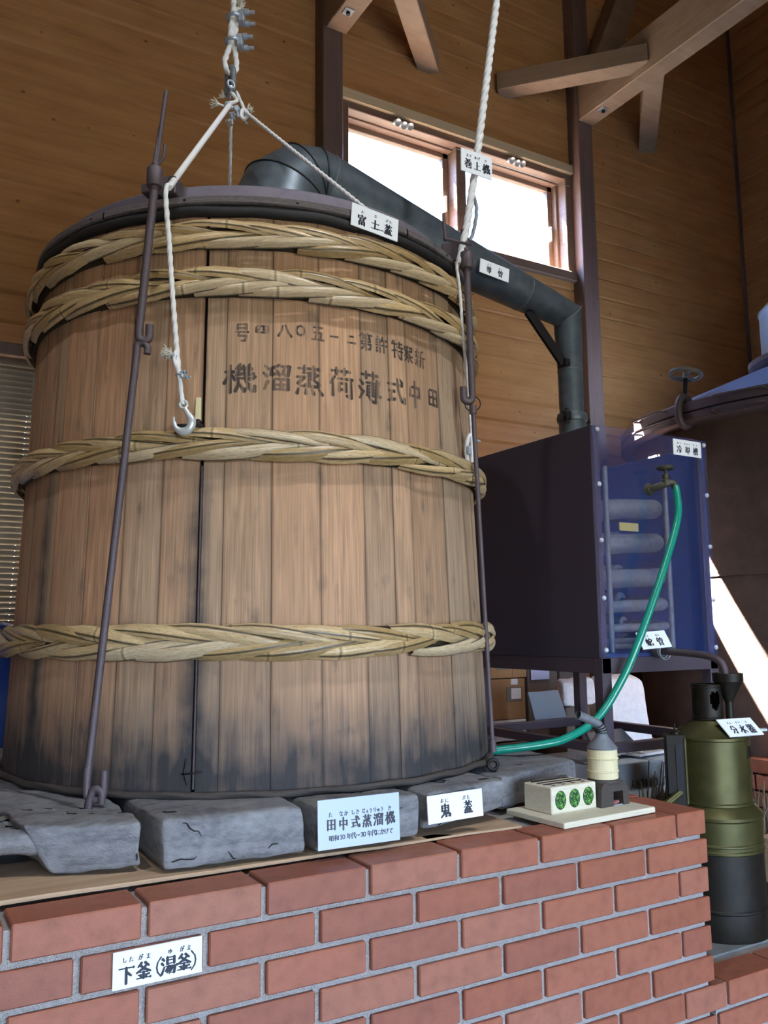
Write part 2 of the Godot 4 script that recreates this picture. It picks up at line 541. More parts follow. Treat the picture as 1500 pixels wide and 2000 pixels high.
	M.pine = mat(Color.WHITE, 0.42, 0.0, 0.35)
	M.pine.albedo_texture = ImageTexture.create_from_image(Image.create_from_data(W, H, false, Image.FORMAT_RGB8, po))

# ---------------------------------------------------------------- lettering: strokes on a 20 x 20 grid
var G := {
	"田": "3 3 3 18;3 3 17 3 17 18;10 3 10 17;3 10 17 10;3 17 17 17",
	"中": "3 6 3 13;3 6 17 6 17 13;3 12 17 12;10 1 10 20",
	"式": "2 6 18 6;12 1 13 10 16 17 19 18 19 15;15 2 17 4;3 11 10 11;6 11 6 17;2 18 11 16",
	"蒸": "2 3 18 3;7 1 7 5;13 1 13 5;5 6 14 6 10 8;10 8 10 14 8 14;2 9 7 9 2 14;16 7 12 10;11 9 18 14;3 15 17 15;3 17 2 20;8 17 8 20;12 17 13 20;17 17 19 20",
	"溜": "2 2 4 4;1 7 3 9;1 19 4 12;7 2 6 8 11 7;12 1 8 3;10 5 12 8;13 2 19 2 18 8 16 8;16 2 14 8;8 11 8 19;8 11 18 11 18 19;13 11 13 18;8 15 18 15;8 18 18 18",
	"機": "1 6 8 6;5 1 5 20;5 7 1 14;6 8 8 11;11 1 9 4 12 4;12 2 9 8 13 7;17 1 15 4 18 4;18 2 15 8 19 7;8 10 20 10;10 11 10 14 8 19;10 13 13 17;13 1 15 12 18 18 20 18 20 15;17 11 20 9;18 13 13 19",
	"薄": "2 3 18 3;7 1 7 5;13 1 13 5;2 7 4 9;1 11 3 13;1 19 5 13;6 8 19 8;8 10 8 15;8 10 17 10 17 15;8 12 17 12;8 14 17 14;12 6 12 15;16 6 18 7;6 16 20 16;15 16 15 20 13 20;9 17 11 19",
	"荷": "2 3 18 3;7 1 7 5;13 1 13 5;6 6 2 12;4 10 4 20;7 8 20 8;9 11 9 16;9 11 14 11 14 16;9 15 14 15;18 8 18 20 15 19",
	"号": "5 2 5 7;5 2 15 2 15 7;5 6 15 6;2 10 18 10;7 10 6 14 15 14 14 19 10 19",
	"四": "3 4 3 17;3 4 17 4 17 17;3 16 17 16;8 4 7 9 5 12;12 4 12 11 16 11",
	"八": "8 4 6 11 2 17;11 3 14 11 19 17",
	"〇": "10 3 15 5 17 10 15 15 10 17 5 15 3 10 5 5 10 3",
	"五": "3 3 17 3;9 3 7 17;4 9 15 9 14 17;1 17 19 17",
	"一": "2 10 18 10",
	"二": "5 6 15 6;2 15 18 15",
	"第": "5 1 2 5;4 3 9 3;6 3 7 5;13 1 10 5;12 3 18 3;14 3 15 5;4 7 16 7 16 10;4 10 16 10;4 10 4 13 17 13 16 18 13 18;10 7 10 20;9 14 3 19",
	"許": "4 1 6 3;1 5 9 5;2 8 8 8;2 11 8 11;3 14 3 19;3 14 8 14 8 19;3 18 8 18;13 1 11 6;12 5 19 5;10 11 20 11;15 5 15 20",
	"特": "4 1 2 6;3 5 9 5;6 1 6 20;1 13 9 11;10 4 19 4;14 1 14 8;9 8 20 8;9 12 20 12;17 8 17 20 14 19;11 14 13 17",
	"案": "10 1 10 3;3 3 3 6;3 3 17 3 16 6;8 4 6 9 14 11;13 6 10 9 5 11;3 7 17 7;2 13 18 13;10 11 10 20;9 13 3 19;11 13 17 19",
	"新": "5 1 6 3;1 4 10 4;3 5 4 8;8 5 7 8;1 9 10 9;1 13 10 13;5 9 5 20;5 13 1 18;6 14 9 17;18 1 12 4;12 4 12 12 10 20;12 9 20 9;16 9 16 20",
	"巻": "5 1 7 4;15 1 13 4;3 6 17 6;1 9 19 9;10 2 9 7 2 14;12 9 18 13;6 12 14 12 14 15;6 15 14 15;6 15 6 19 17 19 18 16",
	"上": "10 2 10 18;10 9 16 9;2 18 18 18",
	"富": "10 1 10 3;2 3 2 7;2 3 18 3 17 6;5 6 15 6;6 8 6 12;6 8 14 8 14 12;6 11 14 11;4 14 4 20;4 14 16 14 16 20;10 14 10 19;4 17 16 17;4 19 16 19",
	"士": "2 8 18 8;10 2 10 18;4 18 16 18",
	"蓋": "2 3 18 3;7 1 7 5;13 1 13 5;4 7 16 7;10 5 10 10;2 10 18 10;10 10 5 13 14 13;13 11 16 14;4 15 4 19;4 15 16 15 16 19;8 15 8 19;12 15 12 19;1 19 19 19",
	"導": "3 2 5 4;2 7 5 7 4 10;1 12 5 11 19 12;9 1 10 3;15 1 14 3;7 4 19 4;12 4 11 5;9 6 9 11;9 6 17 6 17 11;9 8 17 8;9 10 17 10;2 15 19 15;14 13 14 20 11 19;6 16 8 18",
	"管": "5 1 2 5;4 3 9 3;6 3 7 5;13 1 10 5;12 3 18 3;14 3 15 5;10 5 10 7;2 7 2 10;2 7 18 7 17 10;6 10 6 20;6 10 15 10 15 14;6 14 15 14;6 16 16 16 16 20;6 19 16 19",
	"冷": "2 3 4 6;1 18 4 11;12 1 6 9;12 1 19 8;9 9 14 9;8 12 17 12 16 17 14 16;12 12 12 20",
	"却": "2 4 10 4;6 1 6 9;1 9 11 9;6 9 2 16 9 15;8 12 10 17;13 3 13 20;13 3 19 3 19 14 16 13",
	"槽": "1 6 8 6;5 1 5 20;5 7 1 14;6 8 8 11;9 4 20 4;12 1 12 10;17 1 17 10;10 6 10 10;10 6 19 6 19 10;10 8 19 8;10 10 19 10;11 12 11 20;11 12 18 12 18 20;11 16 18 16;11 19 18 19",
	"蛇": "2 5 2 12;2 5 8 5 8 12;2 11 8 11;5 1 5 17;1 18 9 16;8 14 9 18;14 1 14 3;10 4 10 7;10 4 19 4 19 7;17 8 12 13;12 8 12 18 19 18 19 15",
	"分": "7 2 2 10;12 2 18 10;5 10 15 10 14 19 11 18;9 10 8 14 3 19",
	"水": "10 1 10 20 7 18;2 7 8 7 6 12 1 17;17 4 12 9;11 9 14 14 19 18",
	"器": "3 1 3 6;3 1 8 1 8 6;3 5 8 5;12 1 12 6;12 1 17 1 17 6;12 5 17 5;1 9 19 9;10 7 8 10 2 13;12 10 18 13;3 14 3 20;3 14 8 14 8 20;3 19 8 19;12 14 12 20;12 14 17 14 17 20;12 19 17 19",
	"鬼": "10 1 8 3;4 3 4 10;4 3 16 3 16 10;4 6 16 6;4 10 16 10;10 3 10 10;8 10 7 15 2 19;11 10 11 18 19 18 19 15;16 11 13 15 17 15;16 13 17 16",
	"昭": "2 3 2 16;2 3 8 3 8 16;2 9 8 9;2 15 8 15;10 3 18 3 18 9 15 9;13 3 12 7 10 10;11 12 11 19;11 12 18 12 18 19;11 18 18 18",
	"和": "9 2 3 4;1 8 11 8;6 3 6 20;6 8 1 15;7 10 10 13;13 5 13 17;13 5 19 5 19 17;13 16 19 16",
	"年": "6 1 2 7;5 4 17 4;5 9 16 9;5 9 5 14;1 14 19 14;11 4 11 20",
	"代": "6 1 1 9;4 6 4 20;8 8 19 6;12 1 13 10 16 17 19 19 19 15;16 1 18 4",
	"下": "1 3 19 3;10 3 10 20;11 8 16 12",
	"釜": "7 1 3 5;12 1 17 5;14 4 9 8 1 12;6 4 11 8 19 12;5 12 15 12;3 15 17 15;10 12 10 19;6 16 7 18;14 16 13 18;1 19 19 19",
	"湯": "2 2 4 4;1 7 3 9;1 19 4 12;8 1 8 8;8 1 17 1 17 8;8 4 17 4;8 8 17 8;6 11 20 11;10 11 6 16;9 13 18 13 17 19 14 19;12 13 8 18;15 13 11 19",
	"(": "14 0 10 5 9 10 10 15 14 20", ")": "6 0 10 5 11 10 10 15 6 20",
	"1": "7 5 10 3 10 18;7 18 13 18", "0": "10 3 14 5 15 10 14 16 10 18 6 16 5 10 6 5 10 3", "3": "5 5 9 3 14 5 14 8 9 10 14 12 15 15 10 18 5 16",
	"〜": "2 12 6 9 10 10 14 12 18 9",
	"た": "2 5 11 5;7 1 3 18;12 9 18 9;12 14 13 17 19 17", "な": "2 5 11 5;7 1 3 12;14 4 18 7;13 8 13 17 9 18 8 15 12 14 18 18",
	"か": "2 7 12 6 13 10 11 18 8 17;8 1 3 18;15 5 19 11", "が": "2 7 12 6 13 10 11 18 8 17;8 1 3 18;15 7 18 12;15 1 17 4;18 0 20 3",
	"し": "6 2 6 15 9 18 13 17 17 12", "じ": "6 2 6 15 9 18 13 17 17 12;11 3 13 6;15 2 17 5",
	"き": "3 5 16 4;3 9 17 8;8 1 15 13;5 13 5 16 9 18 14 18", "ょ": "11 8 11 16 7 17 6 15 10 14 15 17;11 11 15 11",
	"う": "7 2 13 3;4 8 12 6 15 10 13 15 8 19", "り": "5 3 5 11 7 9;14 2 15 11 9 19", "ゅ": "5 9 5 16;5 13 10 9 15 10 15 15 11 16;11 8 11 18",
	"に": "3 3 3 18;9 5 17 5;9 14 11 17 18 17", "け": "3 3 3 18;8 6 19 6;14 2 14 12 10 19", "げ": "3 3 3 18;8 6 19 6;14 2 14 12 10 19;16 1 17 4;19 0 20 3",
	"て": "2 4 17 4;17 4 9 10 9 15 14 18", "ま": "3 4 17 4;4 9 16 9;10 1 10 17 5 18 4 15 9 14 17 18", "あ": "3 5 16 4;8 1 9 17;14 7 8 17 4 16 5 11 12 9 17 12 13 18",
	"ふ": "8 2 12 4;9 7 11 12 8 17;3 17 5 12;15 11 18 16", "ぶ": "8 2 12 4;9 7 11 12 8 17;3 17 5 12;15 11 18 16;16 3 17 6;19 2 20 5",
	"ど": "5 2 8 9;16 6 6 11 5 16 9 18 17 17;14 1 16 4;17 0 19 3", "ん": "10 2 3 18 8 11 11 12 12 17 18 13", "れ": "5 1 5 19;1 6 8 5 1 15;7 8 13 5 14 16 18 16",
	"い": "4 4 4 13 7 16;15 5 17 13", "ゃ": "3 10 13 8 15 11 11 13;6 6 10 18;11 6 13 8", "く": "13 2 5 10 14 18", "そ": "5 2 15 2 4 9 17 8 11 11 10 16 14 18",
	"お": "2 6 12 5;7 1 7 17 3 16 3 13 12 10 16 14 13 18;15 3 18 6", "ゆ": "4 5 4 15 5 10 11 5 16 8 16 13 11 15;11 2 11 14 8 19", "す": "2 5 18 5;11 1 11 12 8 13 8 9 11 9 11 14 7 19",
}

func dab(k: PackedByteArray, w: int, h: int, a: Vector2, b: Vector2, ra: float, rb: float) -> void:
	var rm := maxf(ra, rb) + 1.0
	var ab := b - a
	var l2 := maxf(ab.length_squared(), 1e-6)
	for y in range(maxi(0, int(minf(a.y, b.y) - rm)), mini(h, int(maxf(a.y, b.y) + rm) + 2)):
		for x in range(maxi(0, int(minf(a.x, b.x) - rm)), mini(w, int(maxf(a.x, b.x) + rm) + 2)):
			var p := Vector2(x, y) - a
			var t := clampf(p.dot(ab) / l2, 0.0, 1.0)
			var c := clampf(lerpf(ra, rb, t) - (p - ab * t).length() + 0.5, 0.0, 1.0)
			var i := y * w + x
			if c > 0.0: k[i] = maxi(k[i], int(c * 255))

# thin level strokes and heavy uprights as in print, or an even, slightly swelling stroke as with a stencil brush
func glyph(k: PackedByteArray, w: int, h: int, ch: String, c: Vector2, size: Vector2, heavy: float, thin: float, brush := false) -> void:
	if not G.has(ch): return
	for s in (G[ch] as String).split(";"):
		var q: PackedFloat64Array = s.split_floats(" ")
		var pts := []
		for i in range(0, q.size(), 2):
			pts.append(c + Vector2(q[i] / 20.0 - 0.5, q[i + 1] / 20.0 - 0.5) * size)
		for i in pts.size() - 1:
			var d: Vector2 = pts[i + 1] - pts[i]
			if brush:
				var n0 := heavy * (0.75 if i == 0 else 1.0)
				var sh: Vector2 = d.normalized() * (heavy * 0.9)
				dab(k, w, h, pts[i] + (sh if i == 0 and d.length() > heavy * 5 else Vector2.ZERO), pts[i + 1] - (sh if i == pts.size() - 2 and d.length() > heavy * 5 else Vector2.ZERO), n0, heavy * 1.1)
			else:
				var level := absf(d.y) < absf(d.x) * 0.35
				var r0 := thin if level else heavy
				var r1 := r0
				if not level and absf(d.x) > absf(d.y) * 0.3: r1 = lerpf(heavy, thin, 0.5)
				dab(k, w, h, pts[i], pts[i + 1], r0, r1)
				if level and i == pts.size() - 2 and d.length() > size.x * 0.3:
					dab(k, w, h, pts[i + 1] - d.normalized() * heavy, pts[i + 1], heavy * 0.2, heavy * 0.9)

# a printed plate; rows: [text, first centre, last centre, height line, letter size, weight] in shares of the plate
func plate(label: String, wide: float, high: float, x: Transform3D, rows: Array, paper := "f0f5f8", thick := 0.003) -> MeshInstance3D:
	var w := 640
	var h := int(w * high / wide)
	var k := PackedByteArray()
	k.resize(w * h)
	for r in rows:
		var t: String = r[0]
		for i in t.length():
			var f: float = r[1] + (r[2] - r[1]) * (float(i) / maxi(1, t.length() - 1))
			var px: float = r[4] * h * 1.12
			glyph(k, w, h, t[i], Vector2(f * w, r[3] * h), Vector2(px * 0.95, px), px * 0.088 * r[5], px * 0.038 * r[5])
	var pc := hexc(paper)
	var tex := ramp(k, w, h, [pc, hexc("23262f")])
	var m := mat(Color.WHITE, 0.35)
	m.albedo_texture = tex
	var b := MB.new()
	var hx := wide / 2
	var hy := high / 2
	var z := thick / 2
	b.quad(Vector3(-hx, hy, z), Vector3(hx, hy, z), Vector3(hx, -hy, z), Vector3(-hx, -hy, z), Vector3(0, 0, 1))
	var e := Vector2(0.005, 0.005)
	for q in [[Vector3(-hx, hy, -z), Vector3(hx, hy, -z), Vector3(hx, -hy, -z), Vector3(-hx, -hy, -z), Vector3(0, 0, -1)],
			[Vector3(-hx, hy, -z), Vector3(hx, hy, -z), Vector3(hx, hy, z), Vector3(-hx, hy, z), Vector3.UP], [Vector3(-hx, -hy, -z), Vector3(hx, -hy, -z), Vector3(hx, -hy, z), Vector3(-hx, -hy, z), Vector3.DOWN],
			[Vector3(-hx, hy, -z), Vector3(-hx, -hy, -z), Vector3(-hx, -hy, z), Vector3(-hx, hy, z), Vector3.LEFT], [Vector3(hx, hy, -z), Vector3(hx, -hy, -z), Vector3(hx, -hy, z), Vector3(hx, hy, z), Vector3.RIGHT]]:
		b.quad(q[0], q[1], q[2], q[3], q[4], e, e, e, e)
	var o := put("label_plate", b, m, null, x)
	tag(o, label, "sign", "white label plates with black lettering")
	return o

# plate placed by its top left, top right and bottom left corners
func at_corners(tl: Vector3, tr: Vector3, bl: Vector3) -> Transform3D:
	var xx := (tr - tl).normalized()
	var zz := xx.cross((tl - bl).normalized()).normalized()
	return Transform3D(Basis(xx, zz.cross(xx), zz), tl + (tr - tl) * 0.5 + (bl - tl) * 0.5)

# ---------------------------------------------------------------- the tub's skin: one unrolled texture, 160 degrees wide
const SKIN_FROM := -104.0
const SKIN_SPAN := 160.0
var seams := []

func make_seams() -> void:
	var list := [-69.4, -59.0, -49.3, -41.0, -33.4, -28.5, -19.0, -9.1, 0.7, 8.0, 13.3, 25.2, 33.0, 44.5]
	for s in list: seams.append(s)
	var a := 44.5
	while a < 282.0:
		a += rng.randf_range(8.0, 11.5)
		if a < 282.0: seams.append(a)
	seams.append(290.6)

func skin() -> StandardMaterial3D:
	var W := 1536
	var H := 1216
	var ink := PackedByteArray()
	ink.resize(W * H)
	var y0 := TUB.y
	var y1 := 1.47
	var small := ["号", "四", "八", "〇", "五", "一", "二", "第", "許", "特", "案", "新"]
	var sa := [-25.5, -21.3, -16.6, -13.2, -9.4, -5.7, -1.6, 2.1, 6.1, 10.6, 14.2, 18.2]
	var ppd := W / SKIN_SPAN
	var ppm := H / (y1 - y0)
	for i in 12:
		var sz: float = [0.048, 0.046, 0.046, 0.034, 0.044, 0.034, 0.036, 0.048, 0.044, 0.05, 0.048, 0.05][i]
		var hh: float = sz * (0.55 if small[i] in ["四"] else 1.0)
		glyph(ink, W, H, small[i], Vector2((sa[i] - SKIN_FROM) * ppd, (y1 - [1.164, 1.172, 1.172, 1.175, 1.172, 1.17, 1.17, 1.172, 1.172, 1.170, 1.166, 1.164][i]) * ppm), Vector2(sz * 0.85 / 0.646 * 57.3 * ppd, hh * ppm), 2.3, 2.3, true)
	var big := ["機", "溜", "蒸", "荷", "薄", "式", "中", "田"]
	var ba := [-26.1, -18.2, -11.4, -4.3, 2.8, 9.7, 15.9, 22.8]
	for i in 8:
		var sz: float = [0.076, 0.07, 0.072, 0.076, 0.08, 0.074, 0.078, 0.056][i]
		glyph(ink, W, H, big[i], Vector2((ba[i] - SKIN_FROM) * ppd, (y1 - [1.05, 1.054, 1.056, 1.058, 1.058, 1.060, 1.064, 1.068][i]) * ppm), Vector2(sz * [1.0, 0.95, 1.0, 0.9, 0.85, 0.9, 0.6, 0.95][i] / 0.648 * 57.3 * ppd, sz * ppm), 3.6, 3.6, true)
	var g1 := streak(101, 0.10, 3, W, H, 1, 32)
	var g2 := streak(102, 0.035, 4, W, H, 1, 8)
	var fine := streak(106, 0.30, 2, W, H, 1, 64)
	var blot := noise(103, 0.009, 5, W, H)
	var dirt := streak(104, 0.022, 5, W, H, 1, 4)
	var lowm := noise(105, 0.004, 3, W, H)
	# per column: tone of its stave, nearness to a seam
	var tone := PackedFloat32Array()
	var edge := PackedFloat32Array()
	var red := PackedFloat32Array()
	var tr := RandomNumberGenerator.new()
	tr.seed = 9
	var tones := []
	for s in seams: tones.append([tr.randf_range(0.92, 1.07), tr.randf_range(-0.03, 0.05)])
	for x in W:
		var az := SKIN_FROM + SKIN_SPAN * (x + 0.5) / W
		var k := 0
		while k < seams.size() - 1 and seams[k + 1] < az: k += 1
		if az < seams[0]: k = seams.size() - 1
		tone.append(tones[k][0])
		var rd: float = tones[k][1] + clampf((-az - 38.0) / 50.0, 0.0, 1.0) * 0.16 - clampf((az - 5.0) / 45.0, 0.0, 1.0) * 0.08
		red.append(rd)
		var d := 90.0
		for s in seams: d = minf(d, absf(s - az))
		edge.append(1.0 - 0.22 * exp(-d * d * 9.0))
	var out := PackedByteArray()
	out.resize(W * H * 3)
	var seam_x := int((-33.4 - SKIN_FROM) * ppd)
	for y in H:
		var yy := y1 - (y + 0.5) / ppm
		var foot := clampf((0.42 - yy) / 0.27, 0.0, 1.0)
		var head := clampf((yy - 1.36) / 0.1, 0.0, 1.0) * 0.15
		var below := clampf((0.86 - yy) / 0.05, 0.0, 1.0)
		for x in W:
			var i := y * W + x
			var b := blot[i] / 255.0
			var dd := dirt[i] / 255.0
			var f := (0.95 + (g1[i] - 128) * 0.0006 + (g2[i] - 128) * 0.0005 + (fine[i] - 128) * 0.0009) * tone[x] * edge[x]
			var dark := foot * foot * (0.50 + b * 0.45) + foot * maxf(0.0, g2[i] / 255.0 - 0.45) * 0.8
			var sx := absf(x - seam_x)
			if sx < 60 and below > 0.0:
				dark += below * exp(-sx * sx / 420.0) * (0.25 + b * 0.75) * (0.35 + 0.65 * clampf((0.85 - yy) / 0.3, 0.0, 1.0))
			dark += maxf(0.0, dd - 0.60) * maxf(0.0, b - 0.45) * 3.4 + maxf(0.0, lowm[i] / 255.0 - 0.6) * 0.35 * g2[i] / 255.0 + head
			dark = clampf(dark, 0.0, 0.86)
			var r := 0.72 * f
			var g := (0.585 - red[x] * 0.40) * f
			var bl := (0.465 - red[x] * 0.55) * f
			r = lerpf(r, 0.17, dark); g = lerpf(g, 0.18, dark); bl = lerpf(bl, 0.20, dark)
			if ink[i] > 0:
				var a := ink[i] / 255.0 * clampf(0.50 + (g1[i] - 110) / 170.0, 0.2, 0.85)
				r = lerpf(r, 0.14, a); g = lerpf(g, 0.135, a); bl = lerpf(bl, 0.14, a)
			out[i * 3] = int(clampf(r, 0, 1) * 255); out[i * 3 + 1] = int(clampf(g, 0, 1) * 255); out[i * 3 + 2] = int(clampf(bl, 0, 1) * 255)
	var m := mat(Color.WHITE, 0.7, 0.0, 0.35)
	m.albedo_texture = ImageTexture.create_from_image(Image.create_from_data(W, H, false, Image.FORMAT_RGB8, out))
	m.heightmap_enabled = true
	m.heightmap_texture = grey_tex(blend(g1, g2, 0.5), W, H)
	m.heightmap_scale = 0.05
	return m

# ---------------------------------------------------------------- set-up
func _ready() -> void:
	rng.seed = 7
	var cam := Camera3D.new()
	cam.name = "camera"
	cam.fov = 61.525
	cam.near = 0.05
	cam.far = 200.0
	cam.transform = Transform3D(Basis(Vector3(0.86462, -0.00932, 0.50233), Vector3(-0.05959, 0.99087, 0.12096), Vector3(-0.49887, -0.13452, 0.85617)).orthonormalized(), Vector3(-1.84926, 0.46528, 1.55891))
	add_child(cam)
	cam.current = true
	var we := WorldEnvironment.new()
	we.name = "world"
	var e := Environment.new()
	e.background_mode = Environment.BG_SKY
	var sky := Sky.new()
	var sm := ProceduralSkyMaterial.new()
	sm.sky_top_color = Color(0.55, 0.72, 1.0)
	sm.sky_horizon_color = Color(0.82, 0.91, 1.0)
	sm.ground_horizon_color = Color(0.80, 0.82, 0.80)
	sm.ground_bottom_color = Color(0.5, 0.5, 0.46)
	sm.sky_energy_multiplier = SKY
	sm.ground_energy_multiplier = SKY
	sky.sky_material = sm
	e.sky = sky
	e.tonemap_mode = Environment.TONE_MAPPER_LINEAR
	e.tonemap_exposure = EXPOSURE
	e.sdfgi_enabled = true
	e.ssao_enabled = true
	e.ssil_enabled = true
	we.environment = e
	add_child(we)
	var sun := DirectionalLight3D.new()
	sun.name = "sun"
	sun.light_energy = SUN
	sun.light_color = Color(1.0, 0.97, 0.93)
	sun.light_angular_distance = 0.55
	sun.shadow_enabled = true
	add_child(sun)
	sun.look_at_from_position(Vector3.ZERO, Vector3(0.38, -1.0, 0.54), Vector3.UP)
	make_materials()
	build_room()
	build_lamps()
	build_brick_base()
	build_timbers()
	build_tub()
	build_lid()
	build_duct()
	build_tank()
	build_separator()
	build_drum()
	build_rods()
	build_ropes()
	build_miniature()
	build_store()
	build_plates()

const SKY := 4.8
const EXPOSURE := 0.70
const SUN := 650.0
const LAMP_A := 13.0
const LAMP_B := 5.0

# ---------------------------------------------------------------- room
const PITCH := 0.1325
const WALL_Z := -2.4
var boards := {}

func board(len: float, lo: float, hi: float, k: int) -> ArrayMesh:
	var key := "%.3f %.4f %.4f %d" % [len, lo, hi, k]
	if boards.has(key): return boards[key]
	var m := MB.new()
	var prof := [Vector2(0, -0.018), Vector2(0, -0.010), Vector2(0.013, 0.003), Vector2(PITCH - 0.005, 0.003), Vector2(PITCH - 0.003, -0.009), Vector2(PITCH - 0.0025, -0.018)]
	var u0 := 0.173 * k
	for i in prof.size() - 1:
		var a: Vector2 = prof[i]
		var b: Vector2 = prof[i + 1]
		if b.x <= lo or a.x >= hi:
			if b.x != a.x: continue
		a.x = clampf(a.x, lo, hi); b.x = clampf(b.x, lo, hi)
		var d := (b - a)
		if d.length() < 1e-5: continue
		var nn := Vector3(0, -d.y, d.x).normalized()
		if i == 0: nn = Vector3.DOWN
		if i == 4: nn = Vector3.UP
		var va := (k % 4 + 0.06 + 0.88 * a.x / PITCH) / 4.0
		var vb := (k % 4 + 0.06 + 0.88 * b.x / PITCH) / 4.0
		m.quad(Vector3(0, a.x, a.y), Vector3(len, a.x, a.y), Vector3(len, b.x, b.y), Vector3(0, b.x, b.y), nn, Vector2(u0, va), Vector2(u0 + len / 2.4, va), Vector2(u0 + len / 2.4, vb), Vector2(u0, vb))
	for s in [0.0, len]:
		m.quad(Vector3(s, lo, -0.018), Vector3(s, lo, -0.002), Vector3(s, hi, -0.002), Vector3(s, hi, -0.018), Vector3(-1 if s == 0.0 else 1, 0, 0))
	boards[key] = m.mesh()
	return boards[key]

func wall_boards(wall: Node3D, x0: float, x1: float, holes: Array, to_world: Transform3D) -> void:
	var pr := RandomNumberGenerator.new()
	pr.seed = int(x0 * 100.0) + 991
	for r in range(-25, 28):
		var y := 2.21 + r * PITCH
		var spans := [[x0, x1, 0.0, PITCH]]
		for h in holes:   # x0, x1, y0, y1
			var nxt := []
			for s in spans:
				if h[1] <= s[0] or h[0] >= s[1] or h[3] <= y + s[2] or h[2] >= y + s[3]:
					nxt.append(s); continue
				if h[0] > s[0] + 0.01: nxt.append([s[0], h[0], s[2], s[3]])
				if h[1] < s[1] - 0.01: nxt.append([h[1], s[1], s[2], s[3]])
				var a := maxf(s[0], h[0])
				var b := minf(s[1], h[1])
				if h[2] > y + 0.012: nxt.append([a, b, s[2], h[2] - y])
				if h[3] < y + PITCH - 0.012: nxt.append([a, b, h[3] - y, s[3]])
			spans = nxt
		for s in spans:
			var o := Transform3D(Basis(), Vector3(s[0], y + (0.003 if r in [7, 9] and x0 < -1.0 else 0.0), 0.0))
			put("board", board(s[1] - s[0], s[2], s[3], pr.randi_range(0, 15)), M.pine, wall, to_world * o)

func struct(called: String, at := Vector3.ZERO) -> Node3D:
	var o := Node3D.new()
	o.name = called
	add_child(o)
	o.position = at
	o.set_meta("kind", "structure")
	return o

